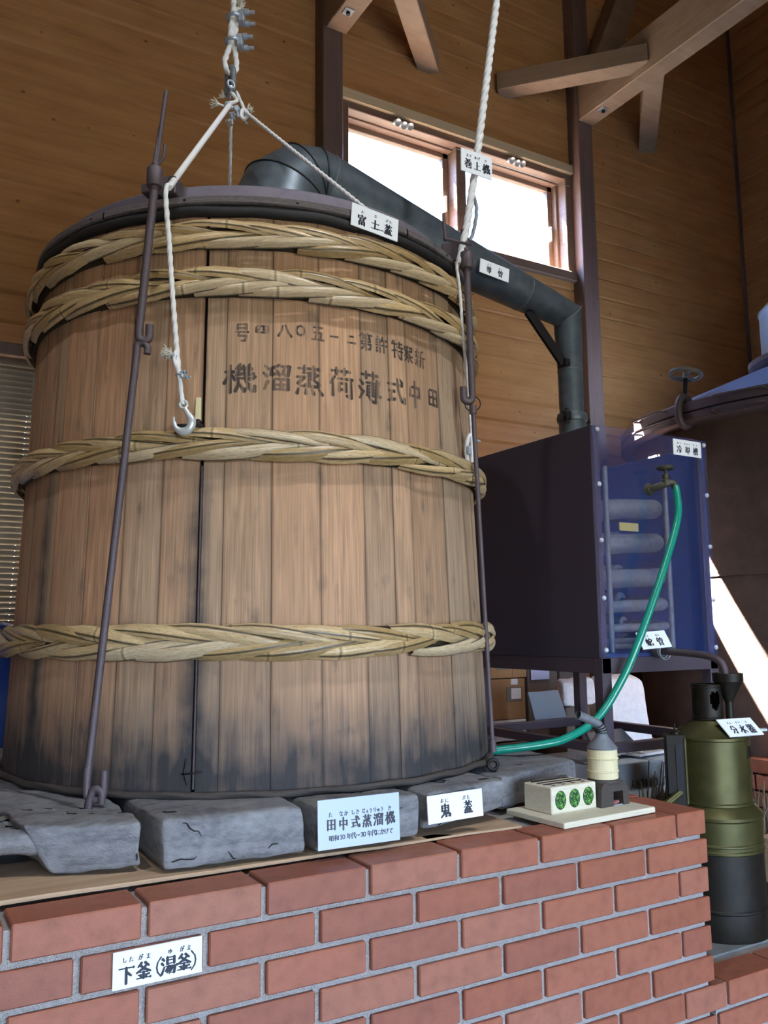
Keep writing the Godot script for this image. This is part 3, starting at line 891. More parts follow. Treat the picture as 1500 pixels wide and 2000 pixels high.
func build_room() -> void:
	var top := 5.8
	put("floor", box(Vector3(0, FLOOR - 0.1, 1.3), Vector3(9, 0.2, 8), 0.01), M.floor).set_meta("kind", "structure")
	put("ceiling", box(Vector3(0, top + 0.1, 1.3), Vector3(9, 0.2, 8), 0.01), M.plain_wall).set_meta("kind", "structure")
	# back wall: core with two openings, then boards
	var wb := struct("wall_back", Vector3(0, FLOOR, WALL_Z))
	var core := MB.new()
	var z := -2.50
	var hole := [0.19, 1.87, 2.66, 3.44]
	var blind := [-2.5, -1.24, 0.30, 1.66]
	for q in [[-4.3, blind[0], FLOOR, top], [blind[1], hole[0], FLOOR, top], [hole[1], 3.7, FLOOR, top], [blind[0], blind[1], FLOOR, blind[2]], [blind[0], blind[1], blind[3], top], [hole[0], hole[1], FLOOR, hole[2]], [hole[0], hole[1], hole[3], top]]:
		cbox(core, Vector3((q[0] + q[1]) / 2, (q[2] + q[3]) / 2, z), Vector3(q[1] - q[0], q[3] - q[2], 0.165), 0.0005)
	put("wall_core", core, M.dark, wb)
	var id := Transform3D(Basis(), Vector3(0, 0, WALL_Z))
	wall_boards(wb, -4.2, 0.046, [blind], id)
	wall_boards(wb, 0.164, 1.890, [hole], id)
	wall_boards(wb, 2.011, 3.6, [], id)
	# right wall
	var wr := struct("wall_right", Vector3(3.6, FLOOR, 0))
	put("wall_core", box(Vector3(3.71, (FLOOR + top) / 2, 1.3), Vector3(0.18, top - FLOOR, 7.6), 0.001), M.dark, wr)
	wall_boards(wr, 0.0, 2.4, [], Transform3D(Basis(Vector3.UP, -PI / 2), Vector3(3.6, 0, WALL_Z)))
	wall_boards(wr, 2.4, 7.4, [], Transform3D(Basis(Vector3.UP, -PI / 2), Vector3(3.6, 0, WALL_Z)))
	put("trim_1", box(Vector3(3.588, (FLOOR + top) / 2, WALL_Z + 0.012), Vector3(0.024, top - FLOOR, 0.024), 0.004), M.post).set_meta("kind", "structure")
	# left wall with a window, front wall with glazed doors: out of the picture, they let the daylight in
	var wl := MB.new()
	for q in [[-2.6, 5.2, FLOOR, top]]:
		cbox(wl, Vector3(-4.29, (q[2] + q[3]) / 2, (q[0] + q[1]) / 2), Vector3(0.18, q[3] - q[2], q[1] - q[0]), 0.001)
	put("wall_left", wl, M.plain_wall).set_meta("kind", "structure")
	var wf := MB.new()
	for q in [[-4.3, -2.9, FLOOR, top], [1.9, 3.8, FLOOR, top], [-2.9, 1.9, 1.35, top]]:
		cbox(wf, Vector3((q[0] + q[1]) / 2, (q[2] + q[3]) / 2, 5.1), Vector3(q[1] - q[0], q[3] - q[2], 0.18), 0.001)
	put("wall_front", wf, M.plain_wall).set_meta("kind", "structure")
	put("added_shade_wall", box(Vector3(2.53, (FLOOR + top) / 2, 0.30), Vector3(2.14, top - FLOOR, 0.12), 0.001), M.plain_wall).set_meta("kind", "structure")  # unseen wall added to keep door light off the right corner
	var d1 := struct("door_1", Vector3(-0.5, FLOOR, 5.1))
	var df := MB.new()
	for i in 5: cbox(df, Vector3(-2.9 + 1.2 * i, 0.15, 5.1), Vector3(0.09, 2.4, 0.08), 0.004)
	cbox(df, Vector3(-0.5, 1.31, 5.1), Vector3(4.8, 0.08, 0.08), 0.004)
	cbox(df, Vector3(-0.5, FLOOR + 0.1, 5.1), Vector3(4.8, 0.2, 0.08), 0.004)
	put("door_frame", df, M.frame_wood, d1)
	for i in 4: put("pane", box(Vector3(-2.3 + 1.2 * i, 0.2, 5.1), Vector3(1.11, 2.1, 0.006), 0.001), M.glass, d1)
	# posts, tie beams, braces
	for q in [[0.105, "dark timber post left of the high window", 0.122], [1.950, "dark timber post right of the high window", 0.126]]:
		var o := put("timber_post", box(Vector3(q[0], (FLOOR + top) / 2, -2.352), Vector3(q[2], top - FLOOR, 0.105), 0.004), M.post)
		tag(o, q[1], "post", "", "structure")
	for q in [[0.121, "tie beam over the left window post running toward the viewer", 3.72], [1.960, "long tie beam at upper right running from the post toward the viewer", 3.738]]:
		var t := thing("tie_beam", q[1], "beam", Vector3(q[0], q[2], -2.3))
		t.set_meta("kind", "structure")
		put("timber", box(Vector3(q[0], q[2] + 0.14, 1.35), Vector3(0.128, 0.28, 7.3), 0.005), M.beam, t)
		put("washer_plate", box(Vector3(q[0] - 0.012, q[2] - 0.003, -2.13), Vector3(0.055, 0.006, 0.055), 0.002), M.galv, t)
		put("bolt_nut", lathe(MB.new(), [Vector2(0, -0.016), Vector2(0.011, -0.016), Vector2(0.011, 0)], Vector3(q[0] - 0.012, q[2] - 0.004, -2.13), 6), M.black_iron, t)
	for q in [[Vector3(1.32, 3.845, -2.40), Vector3(1.93, 3.845, -1.735), "short horizontal corner brace left of the long tie beam", 0.115], [Vector3(2.63, 3.83, -2.40), Vector3(2.00, 3.83, -1.75), "corner brace on the right side of the long tie beam", 0.125], [Vector3(0.80, 3.81, -2.40), Vector3(0.16, 3.81, -1.75), "corner brace right of the tie beam over the left post", 0.115]]:
		var m := MB.new()
		bar(m, q[0], q[1], 0.12, q[3], 0.004)
		var o := put("corner_brace", m, M.beam)
		tag(o, q[2], "brace", "", "structure")
	var nut := MB.new()
	cbox(nut, Vector3(1.735, 3.85, -2.02), Vector3(0.05, 0.05, 0.012), 0.002, Basis(Vector3.UP, -0.74))
	tag(put("washer_plate", nut, M.black_iron), "dark square washer on the short left corner brace", "washer", "", "structure")
	var st := MB.new()
	bar(st, Vector3(2.06, 4.10, -2.30), Vector3(2.50, 5.1, -2.30), 0.17, 0.13, 0.004, Vector3(0, 0, 1))
	tag(put("roof_strut", st, M.beam), "slanting strut rising behind the short corner brace", "strut", "", "structure")
	build_window()
	# blind window at the far left
	var w2 := struct("window_2", Vector3(-1.87, 0.3, WALL_Z))
	var f2 := MB.new()
	cbox(f2, Vector3(-1.87, 1.685, -2.40), Vector3(1.40, 0.06, 0.06), 0.004)
	cbox(f2, Vector3(-1.87, 0.29, -2.39), Vector3(1.40, 0.04, 0.10), 0.004)
	cbox(f2, Vector3(-1.235, 0.98, -2.44), Vector3(0.04, 1.36, 0.14), 0.004)
	cbox(f2, Vector3(-2.51, 0.98, -2.44), Vector3(0.04, 1.36, 0.14), 0.004)
	put("window_frame", f2, M.frame_wood, w2)
	put("pane", box(Vector3(-1.87, 0.98, -2.53), Vector3(1.24, 1.34, 0.006), 0.001), M.glass, w2)
	var vb := thing("venetian_blind", "closed dull brown venetian blind at the left edge behind the tub", "blind", Vector3(-1.87, 0.36, -2.43))
	put("head_rail", box(Vector3(-1.87, 1.640, -2.425), Vector3(1.22, 0.035, 0.035), 0.003), M.blind, vb)
	for i in 54:
		var sl := MB.new()
		var gap := 0.532 - 0.0009 * i
		var cut := 0.004 if i > 7 and (i < 23 or i > 30) else 0.0
		for q in [[-0.605, gap - cut / 2, 0, 6], [gap + cut / 2, 0.605, 0, 6], [gap - cut / 2, gap + cut / 2, 2, 6]]:
			if q[1] - q[0] < 0.0005: continue
			var row0 := PackedVector3Array()
			var row1 := PackedVector3Array()
			for k in range(q[2], q[3] + 1):
				var t := k / 6.0 - 0.5
				var p := Vector3(0, t * 0.036, 0.004 * (1.0 - 4.0 * t * t) + t * 0.008)
				row0.append(p + Vector3(q[0], 0, 0)); row1.append(p + Vector3(q[1], 0, 0))
			sl.grid([row0, row1], false, [Vector3(-0.6, 0, -1), Vector3(0.6, 0, -1)])
		put("slat", sl, M.blind, vb, Transform3D(Basis(), Vector3(-1.87, 1.612 - 0.0248 * i, -2.43)))
	put("pull_cord", tube(MB.new(), PackedVector3Array([Vector3(-1.325, 1.63, -2.40), Vector3(-1.33, 1.43, -2.395)]), 0.0016, 5), M.slate, vb)

func build_window() -> void:
	var w := struct("window_1", Vector3(1.03, 2.66, WALL_Z))
	put("lintel_board", box(Vector3(1.027, 3.425, -2.385), Vector3(1.722, 0.062, 0.05), 0.003), M.lintel, w)
	var f := MB.new()
	cbox(f, Vector3(1.03, 3.372, -2.45), Vector3(1.72, 0.046, 0.14), 0.004)
	cbox(f, Vector3(1.03, 3.352, -2.49), Vector3(1.72, 0.03, 0.09), 0.003)
	cbox(f, Vector3(1.03, 2.69, -2.44), Vector3(1.72, 0.06, 0.16), 0.004)
	cbox(f, Vector3(1.03, 2.735, -2.49), Vector3(1.72, 0.03, 0.08), 0.003)
	cbox(f, Vector3(0.205, 3.03, -2.45), Vector3(0.07, 0.70, 0.15), 0.004)
	cbox(f, Vector3(0.245, 3.03, -2.49), Vector3(0.03, 0.66, 0.08), 0.003)
	cbox(f, Vector3(1.858, 3.03, -2.45), Vector3(0.06, 0.70, 0.15), 0.004)
	cbox(f, Vector3(1.825, 3.03, -2.49), Vector3(0.03, 0.66, 0.08), 0.003)
	put("window_frame", f, M.frame_wood, w)
	put("mullion", box(Vector3(1.022, 3.03, -2.46), Vector3(0.07, 0.66, 0.11), 0.004), M.frame_wood, w)
	for q in [[0.26, 0.985], [1.06, 1.812]]:
		var s := MB.new()
		var c: float = (q[0] + q[1]) / 2
		var wd: float = q[1] - q[0]
		cbox(s, Vector3(c, 3.325, -2.51), Vector3(wd, 0.04, 0.04), 0.003)
		cbox(s, Vector3(c, 2.768, -2.51), Vector3(wd, 0.04, 0.04), 0.003)
		cbox(s, Vector3(q[0] + 0.02, 3.045, -2.51), Vector3(0.04, 0.6, 0.04), 0.003)
		cbox(s, Vector3(q[1] - 0.02, 3.045, -2.51), Vector3(0.04, 0.6, 0.04), 0.003)
		put("sash", s, M.frame_wood, w)
		put("pane", box(Vector3(c, 3.045, -2.512), Vector3(wd - 0.07, 0.53, 0.005), 0.0005), M.glass, w)
		put("stay", box(Vector3(q[1] - 0.035, 3.00, -2.475), Vector3(0.014, 0.10, 0.02), 0.003), M.galv, w)
	# small triple lamps on the head of the frame
	for q in [[0.585, "little cluster of three shiny spot lamps over the left window pane"], [1.412, "little cluster of three shiny spot lamps over the right window pane"]]:
		var t := thing("lamp_cluster", q[1], "lamp", Vector3(q[0], 3.375, -2.38), "lamp clusters on the window head")
		put("bracket", box(Vector3(q[0], 3.352, -2.372), Vector3(0.11, 0.018, 0.03), 0.003), M.galv, t)
		for k in [-1, 0, 1]:
			var c := Vector3(q[0] + 0.042 * k, 3.335 - 0.006 * (1 - absi(k)), -2.345)
			put("reflector", lathe(MB.new(), [Vector2(0.0, 0.030), Vector2(0.012, 0.028), Vector2(0.021, 0.0), Vector2(0.018, 0.002), Vector2(0.0, 0.016)], c, 14, 0, TAU, Basis(Vector3.RIGHT, -0.9)), M.chrome, t)
			put("arm", tube(MB.new(), PackedVector3Array([c + Vector3(0, 0.024, -0.018), c + Vector3(0, 0.03, -0.03)]), 0.006, 6), M.galv, t)
	tag(put("wire", tube(MB.new(), PackedVector3Array([Vector3(0.97, 3.31, -2.37), Vector3(1.2, 3.295, -2.37), Vector3(1.86, 3.305, -2.37)]), 0.0016, 5), M.galv), "thin wire strung across the head of the right window pane", "wire")

func build_lamps() -> void:
	# two spot lamps on the tie beams behind the viewer, aimed at the tub
	for q in [[Vector3(-0.20, 4.75, 2.1), LAMP_A, "right", Vector3(-0.40, 0.80, -0.25), 30.0], [Vector3(-3.0, 4.5, 1.5), LAMP_B, "left", Vector3(-0.95, 0.75, -0.3), 21.0]]:
		var p: Vector3 = q[0]
		var d := ((q[3] as Vector3) - p).normalized()
		var t := thing("spot_lamp", "white cylindrical spot lamp hung behind the viewer on the %s" % q[2], "lamp", p)
		var y := -d
		var x := y.cross(Vector3.RIGHT).normalized()
		var bs := Basis(x, y, x.cross(y))
		put("housing", lathe(MB.new(), [Vector2(0.0, 0.22), Vector2(0.09, 0.22), Vector2(0.10, 0.20), Vector2(0.10, -0.06), Vector2(0.092, -0.06), Vector2(0.09, 0.05), Vector2(0.0, 0.06)], p, 32, 0, TAU, bs), M.white, t)
		put("cord", tube(MB.new(), PackedVector3Array([p + bs.y * 0.2, p + bs.y * 0.2 + Vector3(0, 0.3, 0), Vector3((p + bs.y * 0.2).x, 5.8, (p + bs.y * 0.2).z)]), 0.008, 6), M.black_iron, t)
		var bm := mat(Color.WHITE, 0.5)
		bm.emission_enabled = true
		bm.emission = Color(1.0, 0.95, 0.88)
		bm.emission_energy_multiplier = 6.0
		put("lens_glow", lathe(MB.new(), [Vector2(0.0, -0.004), Vector2(0.085, 0.0), Vector2(0.085, 0.01), Vector2(0.0, 0.014)], p, 32, 0, TAU, bs), bm, t)
		var l := SpotLight3D.new()
		l.name = "lamp_light"
		l.light_energy = q[1]
		l.light_color = Color(0.95, 0.97, 1.0)
		l.light_size = 0.08
		l.spot_range = 20.0
		l.spot_angle = q[4]
		l.spot_angle_attenuation = 0.6
		l.spot_attenuation = 2.0
		l.shadow_enabled = true
		add_child(l)
		l.look_at_from_position(p + d * 0.07, q[3], Vector3.UP)

# ---------------------------------------------------------------- brick base and ledge
func build_brick_base() -> void:
	var t := thing("brick_plinth", "wide red brick base with pale mortar joints carrying the wooden tub", "brick base", Vector3(-1.4, FLOOR, -0.95))
	var core := MB.new()
	cbox(core, Vector3(-1.407, -0.5300, -0.9605), Vector3(2.788, 1.040, 1.90), 0.001)
	put("mortar_core", core, M.mortar, t)
	var shapes := {}
	for k in [[0.208, 0.10], [0.10, 0.208], [0.143, 0.10]]:
		var b := MB.new()
		cbox(b, Vector3.ZERO, Vector3(k[0], 0.058, k[1]), 0.0025)
		shapes["%.3f %.3f" % k] = b.mesh()
	var br := RandomNumberGenerator.new()
	br.seed = 23
	var lay := func(w: float, d: float, c: Vector3, host: Node3D) -> void:
		var j := Vector3(0, br.randf_range(-0.0008, 0.0008), br.randf_range(-0.001, 0.0012))
		put("brick", shapes["%.3f %.3f" % [w, d]], M.bricks[br.randi_range(0, 3)], host, Transform3D(Basis.from_euler(Vector3(0, br.randf_range(-0.003, 0.003), br.randf_range(-0.003, 0.003))), c + j))
	for r in 15:
		var y := -0.07 * r - 0.029
		for u in range(-4, 9):
			if r % 2 == 0:
				if u == 8: lay.call(0.10, 0.208, Vector3(-0.05, y, -0.105), t)
				else: lay.call(0.208, 0.10, Vector3((u - 8.5) * 0.22 + 0.116, y, -0.05), t)
			elif u < 8:
				lay.call(0.208, 0.10, Vector3((u - 8.0) * 0.22 + 0.116, y, -0.05), t)
		# the return along the right side
		for k in 8:
			lay.call(0.10, 0.208, Vector3(-0.05, y, (-0.325 if r % 2 == 0 else -0.215) - 0.22 * k), t)
	# lower ledge to the right
	var g := thing("brick_ledge", "low red brick ledge at lower right carrying the olive metal separator", "brick ledge", Vector3(0.8, FLOOR, -0.5))
	put("mortar_core", box(Vector3(0.749, -0.7385, -0.680), Vector3(1.482, 0.623, 1.34), 0.001), M.mortar, g)
	put("concrete_top", box(Vector3(0.749, -0.4235, -0.74), Vector3(1.48, 0.007, 1.22), 0.001), M.concrete, g)
	lay.call(0.143, 0.10, Vector3(-0.0325, -0.45, -0.05), t)
	for r in 9:
		var y := -0.45 - 0.07 * r
		for k in 6:
			lay.call(0.208, 0.10, Vector3((0.155 if r % 2 == 0 else 0.115) + 0.22 * k, y, -0.05), g)

# ---------------------------------------------------------------- timbers under the tub
func build_timbers() -> void:
	var o := put("wooden_plank", rblock(MB.new(), [Vector3(-2.6, 0.001, -0.42), Vector3(-0.52, 0.001, -0.30), Vector3(-2.6, 0.012, -0.42), Vector3(-0.52, 0.008, -0.30), Vector3(-2.6, 0.001, -0.130), Vector3(-0.52, 0.001, -0.094), Vector3(-2.6, 0.013, -0.130), Vector3(-0.52, 0.006, -0.094)], 0.002, 0.002, 3, 8, 4.0), M.plank)
	tag(o, "thin tan plank lying on the bricks under the grey timbers", "plank")
	var bk := -1.55
	var d := [
		["leftmost grey timber under the tub with the broken lower corner and the hooked rod", [Vector3(-1.70, 0.014, bk), Vector3(-1.392, 0.014, bk), Vector3(-1.70, 0.099, bk), Vector3(-1.392, 0.099, bk), Vector3(-1.545, 0.014, -0.215), Vector3(-1.388, 0.014, -0.160), Vector3(-1.60, 0.105, -0.228), Vector3(-1.392, 0.105, -0.152)], 0.014, 0.009],
		["wide cracked grey timber between the broken timber and the blue sign", [Vector3(-1.365, 0.014, bk), Vector3(-1.070, 0.014, bk), Vector3(-1.365, 0.099, bk), Vector3(-1.070, 0.099, bk), Vector3(-1.362, 0.014, -0.118), Vector3(-1.072, 0.014, -0.100), Vector3(-1.366, 0.108, -0.130), Vector3(-1.072, 0.108, -0.106)], 0.016, 0.006],
		["grey timber mostly hidden behind the blue sign", [Vector3(-1.056, 0.014, bk), Vector3(-0.792, 0.014, bk), Vector3(-1.056, 0.099, bk), Vector3(-0.792, 0.099, bk), Vector3(-1.056, 0.014, -0.098), Vector3(-0.795, 0.014, -0.100), Vector3(-1.056, 0.106, -0.104), Vector3(-0.792, 0.104, -0.106)], 0.014, 0.005],
		["grey timber bearing the white label at its front end", [Vector3(-0.778, 0.014, bk), Vector3(-0.545, 0.014, bk), Vector3(-0.778, 0.099, bk), Vector3(-0.545, 0.099, bk), Vector3(-0.776, 0.014, -0.124), Vector3(-0.515, 0.030, -0.165), Vector3(-0.776, 0.103, -0.108), Vector3(-0.525, 0.103, -0.135)], 0.018, 0.006],
		["rightmost grey timber with the slanting end behind the small model", [Vector3(-0.528, 0.004, bk + 0.3), Vector3(-0.02, 0.004, bk + 0.3), Vector3(-0.528, 0.088, bk + 0.3), Vector3(-0.045, 0.084, bk + 0.3), Vector3(-0.455, 0.004, -0.250), Vector3(-0.045, 0.004, -0.415), Vector3(-0.462, 0.090, -0.236), Vector3(-0.062, 0.081, -0.405)], 0.016, 0.006],
	]
	var k := 0
	var cr := RandomNumberGenerator.new()
	cr.seed = 15
	for q in d:
		var c: Array = q[1]
		var t := thing("timber_block", q[0], "timber", (c[4] + c[5]) * 0.5, "grey timbers under the tub")
		put("timber_body", rblock(MB.new(), c, q[2], q[3], 40 + k, 22, 11.0), M.timber, t)
		if k == 0:   # the rotten left part, broken away underneath
			put("timber_body", rblock(MB.new(), [Vector3(-2.45, 0.062, bk), Vector3(-1.50, 0.05, bk), Vector3(-2.45, 0.09, bk), Vector3(-1.50, 0.085, bk), Vector3(-2.45, 0.062, -0.50), Vector3(-1.50, 0.046, -0.206), Vector3(-2.45, 0.102, -0.52), Vector3(-1.50, 0.092, -0.196)], 0.012, 0.009, 47, 26, 16.0), M.timber, t)
		# splits let into the end grain
		for g in [1, 4, 3, 3, 0][k]:
			var u := cr.randf_range(0.12, 0.9)
			if k == 0: u = 0.93
			var v := cr.randf_range(0.15, 0.75)
			var p := PackedVector3Array()
			var dir := Vector2(cr.randf_range(-1, 1), cr.randf_range(-0.6, 0.6)).normalized()
			var n := cr.randi_range(4, 7)
			for i in n:
				var lo: Vector3 = c[4].lerp(c[5], u)
				var hi: Vector3 = c[6].lerp(c[7], u)
				p.append(lo.lerp(hi, v) + Vector3(0, 0, 0.0015))
				u = clampf(u + dir.x * cr.randf_range(0.02, 0.05), 0.06, 0.94)
				v = clampf(v + dir.y * cr.randf_range(0.05, 0.14) + cr.randf_range(-0.05, 0.05), 0.1, 0.9)
			var w := []
			for i in n: w.append(0.0011 * sin(PI * (i + 0.6) / (n + 0.2)) + 0.0003)
			put("crack", tube(MB.new(), p, w, 6), M.dark, t)
		k += 1

# ---------------------------------------------------------------- tub
func tub_r(y: float) -> float:
	return TUB_R - TUB_TAPER * (y - TUB.y)

func on_tub(az: float, y: float, off := 0.0) -> Vector3:
	var a := deg_to_rad(az)
	return Vector3(TUB.x + sin(a) * (tub_r(y) + off), y, TUB.z + cos(a) * (tub_r(y) + off))

func build_tub() -> void:
	make_seams()
	var sk := skin()
	var t := thing("wooden_tub", "tall tapering wooden steam tub bound with plaited bamboo hoops", "tub", TUB)
	put("lining", lathe(MB.new(), [Vector2(0.0, 0.004), Vector2(tub_r(0.1) - 0.013, 0.004), Vector2(tub_r(1.46) - 0.013, 1.362), Vector2(0.0, 1.362)], TUB, 72), M.dark, t)
	for i in seams.size() - 1:
		var a: float = seams[i]
		var b: float = seams[i + 1]
		var g := 0.05
		var ga := 0.85 if is_equal_approx(a, -33.4) else g
		var gb := 0.12 if is_equal_approx(b, -33.4) else g
		var off := rng.randf_range(-0.0015, 0.0015)
		var cols := [[a + ga * 0.5, -0.009], [a + ga * 0.7, -0.001]]
		var nseg := 5
		for s in nseg + 1: cols.append([lerpf(a + ga, b - gb, float(s) / nseg), 0.0])
		cols.append_array([[b - gb * 0.7, -0.001], [b - gb * 0.5, -0.009]])
		var rows := []
		var cs := []
		for y in [TUB.y + 0.006, 0.55, 1.0, 1.463]:
			var row := PackedVector3Array()
			for c in cols: row.append(on_tub(c[0], y, c[1] + off))
			rows.append(row); cs.append(Vector3(TUB.x, y, TUB.z))
		var m := MB.new()
		m.grid(rows, false, cs)
		for q in m.v.size():
			var r := q / cols.size()
			var c: Array = cols[q % cols.size()]
			m.uv[q] = Vector2((c[0] - SKIN_FROM) / SKIN_SPAN, (1.47 - m.v[q].y) / (1.47 - TUB.y))
		put("stave", m, sk, t)
	# narrow dark batten in the open joint, and the staple tying it near the foot
	var bt := MB.new()
	bar(bt, on_tub(-33.0, 0.125, -0.002), on_tub(-33.0, 0.84, -0.002), 0.0042, 0.006, 0.001)
	put("joint_strip", bt, M.iron, t)
	var stp := MB.new()
	tube(stp, PackedVector3Array([on_tub(-35.0, 0.158, -0.006), on_tub(-34.9, 0.158, 0.006), on_tub(-33.2, 0.160, 0.009), on_tub(-31.6, 0.162, 0.006), on_tub(-31.5, 0.162, -0.006)]), 0.0022, 6)
	tube(stp, PackedVector3Array([on_tub(-34.3, 0.19, 0.003), on_tub(-34.6, 0.16, 0.004), on_tub(-34.0, 0.135, 0.003)]), 0.0018, 6)
	put("staple", stp, M.black_iron, t)
	# twisted withy round the foot
	var ring := PackedVector3Array()
	for i in 97:
		var az := -180.0 + i * 360.0 / 96
		ring.append(on_tub(az, 0.114 + 0.002 * sin(i * 1.7), 0.008 + 0.002 * sin(i * 0.9)))
	put("foot_ring", rope(MB.new(), ring, 0.0085, 0.16, 12, false), M.dark_wood, t)
	var hs := [[0.440, 0.078], [0.887, 0.070], [1.279, 0.074], [1.399, 0.070]]
	for h in hs: hoop(t, h[0], h[1])
	# iron ring and eye that the lifting hook holds, half way up
	var eye := MB.new()
	tube(eye, PackedVector3Array([on_tub(-33.8, 0.944, -0.01), on_tub(-33.8, 0.944, 0.012), on_tub(-33.6, 0.936, 0.018), on_tub(-33.4, 0.928, 0.012), on_tub(-33.4, 0.928, -0.01)]), 0.005, 8)
	put("eye_bolt", eye, M.black_iron, t)
	var rg := MB.new()
	torus(rg, on_tub(-35.5, 0.930, 0.026), 0.031, 0.0042, Basis(Vector3.UP, deg_to_rad(-33.0)) * Basis(Vector3(1, 0, 0), 0.25))
	put("lift_ring", rg, M.black_iron, t)
	put("patch_block", rblock(MB.new(), cornered(-34.6, -33.5, 0.945, 1.002, -0.004, 0.006), 0.001, 0.0008, 8, 6, 30.0), M.cream_wood, t, Transform3D(), "pale square patch let into the tub")

func cornered(a0: float, a1: float, y0: float, y1: float, r0: float, r1: float) -> Array:
	var o := []
	for z in [r0, r1]:
		for y in [y0, y1]:
			for a in [a0, a1]: o.append(on_tub(a, y, z))
	return o

func hoop(t: Node3D, yc: float, high: float) -> void:
	var h := put("hoop", lathe(MB.new(), [Vector2(tub_r(yc - high * 0.4) - 0.002, -high * 0.42), Vector2(tub_r(yc) + 0.012, -high * 0.30), Vector2(tub_r(yc) + 0.017, 0.0), Vector2(tub_r(yc) + 0.012, high * 0.30), Vector2(tub_r(yc + high * 0.4) - 0.002, high * 0.42)], Vector3(TUB.x, yc, TUB.z), 96), M.bamboo_core, t)
	var pr := RandomNumberGenerator.new()
	pr.seed = int(yc * 1000)
	var back := MB.new()
	var cnt := 33
	for i in cnt:
		for s in [1.0, -1.0]:
			var az0 := -150.0 + (i + (0.5 if s < 0 else 0.0)) * (360.0 / cnt) + pr.randf_range(-2.2, 2.2)
			var len := pr.randf_range(24.0, 30.0)
			var wid := high * pr.randf_range(0.34, 0.46)
			var e0 := high * pr.randf_range(0.30, 0.40)
			var e1 := high * pr.randf_range(-0.12, 0.0)
			var lift := pr.randf_range(0.010, 0.015)
			var bow := pr.randf_range(-0.05, 0.10) * high
			var rows := []
			var cs := []
			var nr := 10
			for r in nr:
				var f := float(r) / (nr - 1)
				var az := az0 + len * f
				var mid: float = s * (lerpf(e0, e1, smoothstep(0.12, 1.05, f)) + bow * sin(PI * f))
				var w := wid * (1.0 - 0.55 * smoothstep(0.62, 1.0, f)) * (0.55 + 0.45 * smoothstep(0.0, 0.35, f))
				var row := PackedVector3Array()
				for c in 5:
					var u := c / 4.0 - 0.5
					var hh := clampf(mid + u * w, -high * 0.56, high * 0.56)
					var bulge := 0.014 * sqrt(maxf(0.0, 1.0 - pow(hh / (high * 0.58), 2)))
					# each strip rises over the tail of the one before and dives under the other row
					var lay: float = lift * smoothstep(0.0, 0.3, f) * (1.0 - smoothstep(0.5, 1.0, f)) + 0.007 * (-u * s) * (1.0 - f)
					row.append(on_tub(az, yc + hh, 0.008 + bulge + lay + 0.0075 * (1.0 - 4.0 * u * u)))
				rows.append(row); cs.append(Vector3(TUB.x, yc + mid * 0.4, TUB.z))
			var seen := az0 + len > -112.0 and az0 < 70.0
			var m := MB.new() if seen else back
			m.grid(rows, false, cs, 1.0, 1.0, 0.0, pr.randf())
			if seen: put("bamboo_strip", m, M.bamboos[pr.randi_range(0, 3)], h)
	tag(put("bamboo_back", back, M.bamboos[0], h), "", "", "", "stuff")

# ---------------------------------------------------------------- lid and duct
func build_lid() -> void:
	var c := Vector3(TUB.x, 0, TUB.z)
	var t := thing("tub_lid", "dark painted metal lid with a wooden rim on top of the wooden tub", "lid", Vector3(TUB.x, 1.452, TUB.z))
	var ga := PackedVector3Array()
	for i in 121:
		ga.append(on_tub(i * 3.0, 1.465 + 0.0015 * sin(i * 1.3), 0.008 + 0.003 * sin(i * 0.77)))
	put("gasket", tube(MB.new(), ga, 0.013, 10, false), M.rubber, t)
	var gb := PackedVector3Array()
	for i in 121:
		gb.append(on_tub(i * 3.0, 1.4775 + 0.0012 * sin(i * 0.9), 0.006 + 0.002 * sin(i * 0.51)))
	put("gasket", tube(MB.new(), gb, 0.006, 8, false), M.rubber, t)
	# rim in five curved lengths, butted
	for k in 5:
		var a0 := deg_to_rad(-58.0 + 72.0 * k)
		put("rim", lathe(MB.new(), [Vector2(0.60, 1.482), Vector2(0.650, 1.482), Vector2(0.654, 1.485), Vector2(0.652, 1.500), Vector2(0.648, 1.504), Vector2(0.592, 1.506)], c, 20, a0, a0 + deg_to_rad(71.6)), M.lid_wood, t)
	put("plate", lathe(MB.new(), [Vector2(0.600, 1.50), Vector2(0.598, 1.555), Vector2(0.594, 1.559), Vector2(0.55, 1.575), Vector2(0.16, 1.775), Vector2(0.0, 1.79)], c, 72), M.lid_metal, t)
	for q in [[-41.5, 0.045], [-46.5, 0.025], [38.0, 0.06]]:
		var a := deg_to_rad(q[0])
		var d := Vector3(sin(a), 0, cos(a))
		put("lug", box(c + d * 0.632 + Vector3(0, 1.535, 0), Vector3(0.035, q[1], 0.05), 0.003, Basis(Vector3.UP, a)), M.iron, t)
	var nl := MB.new()
	for az in [-62.0, -38.0, -14.0, -1.0, 9.0, 30.0]:
		lathe(nl, [Vector2(0, 0.003), Vector2(0.003, 0.002), Vector2(0.004, 0.0)], on_tub(az, 1.493, 0.019), 8, 0, TAU, Basis(Vector3.UP, deg_to_rad(az)) * Basis(Vector3.RIGHT, PI / 2))
	tag(put("rim_nail", nl, M.black_iron, t), "", "", "", "stuff")

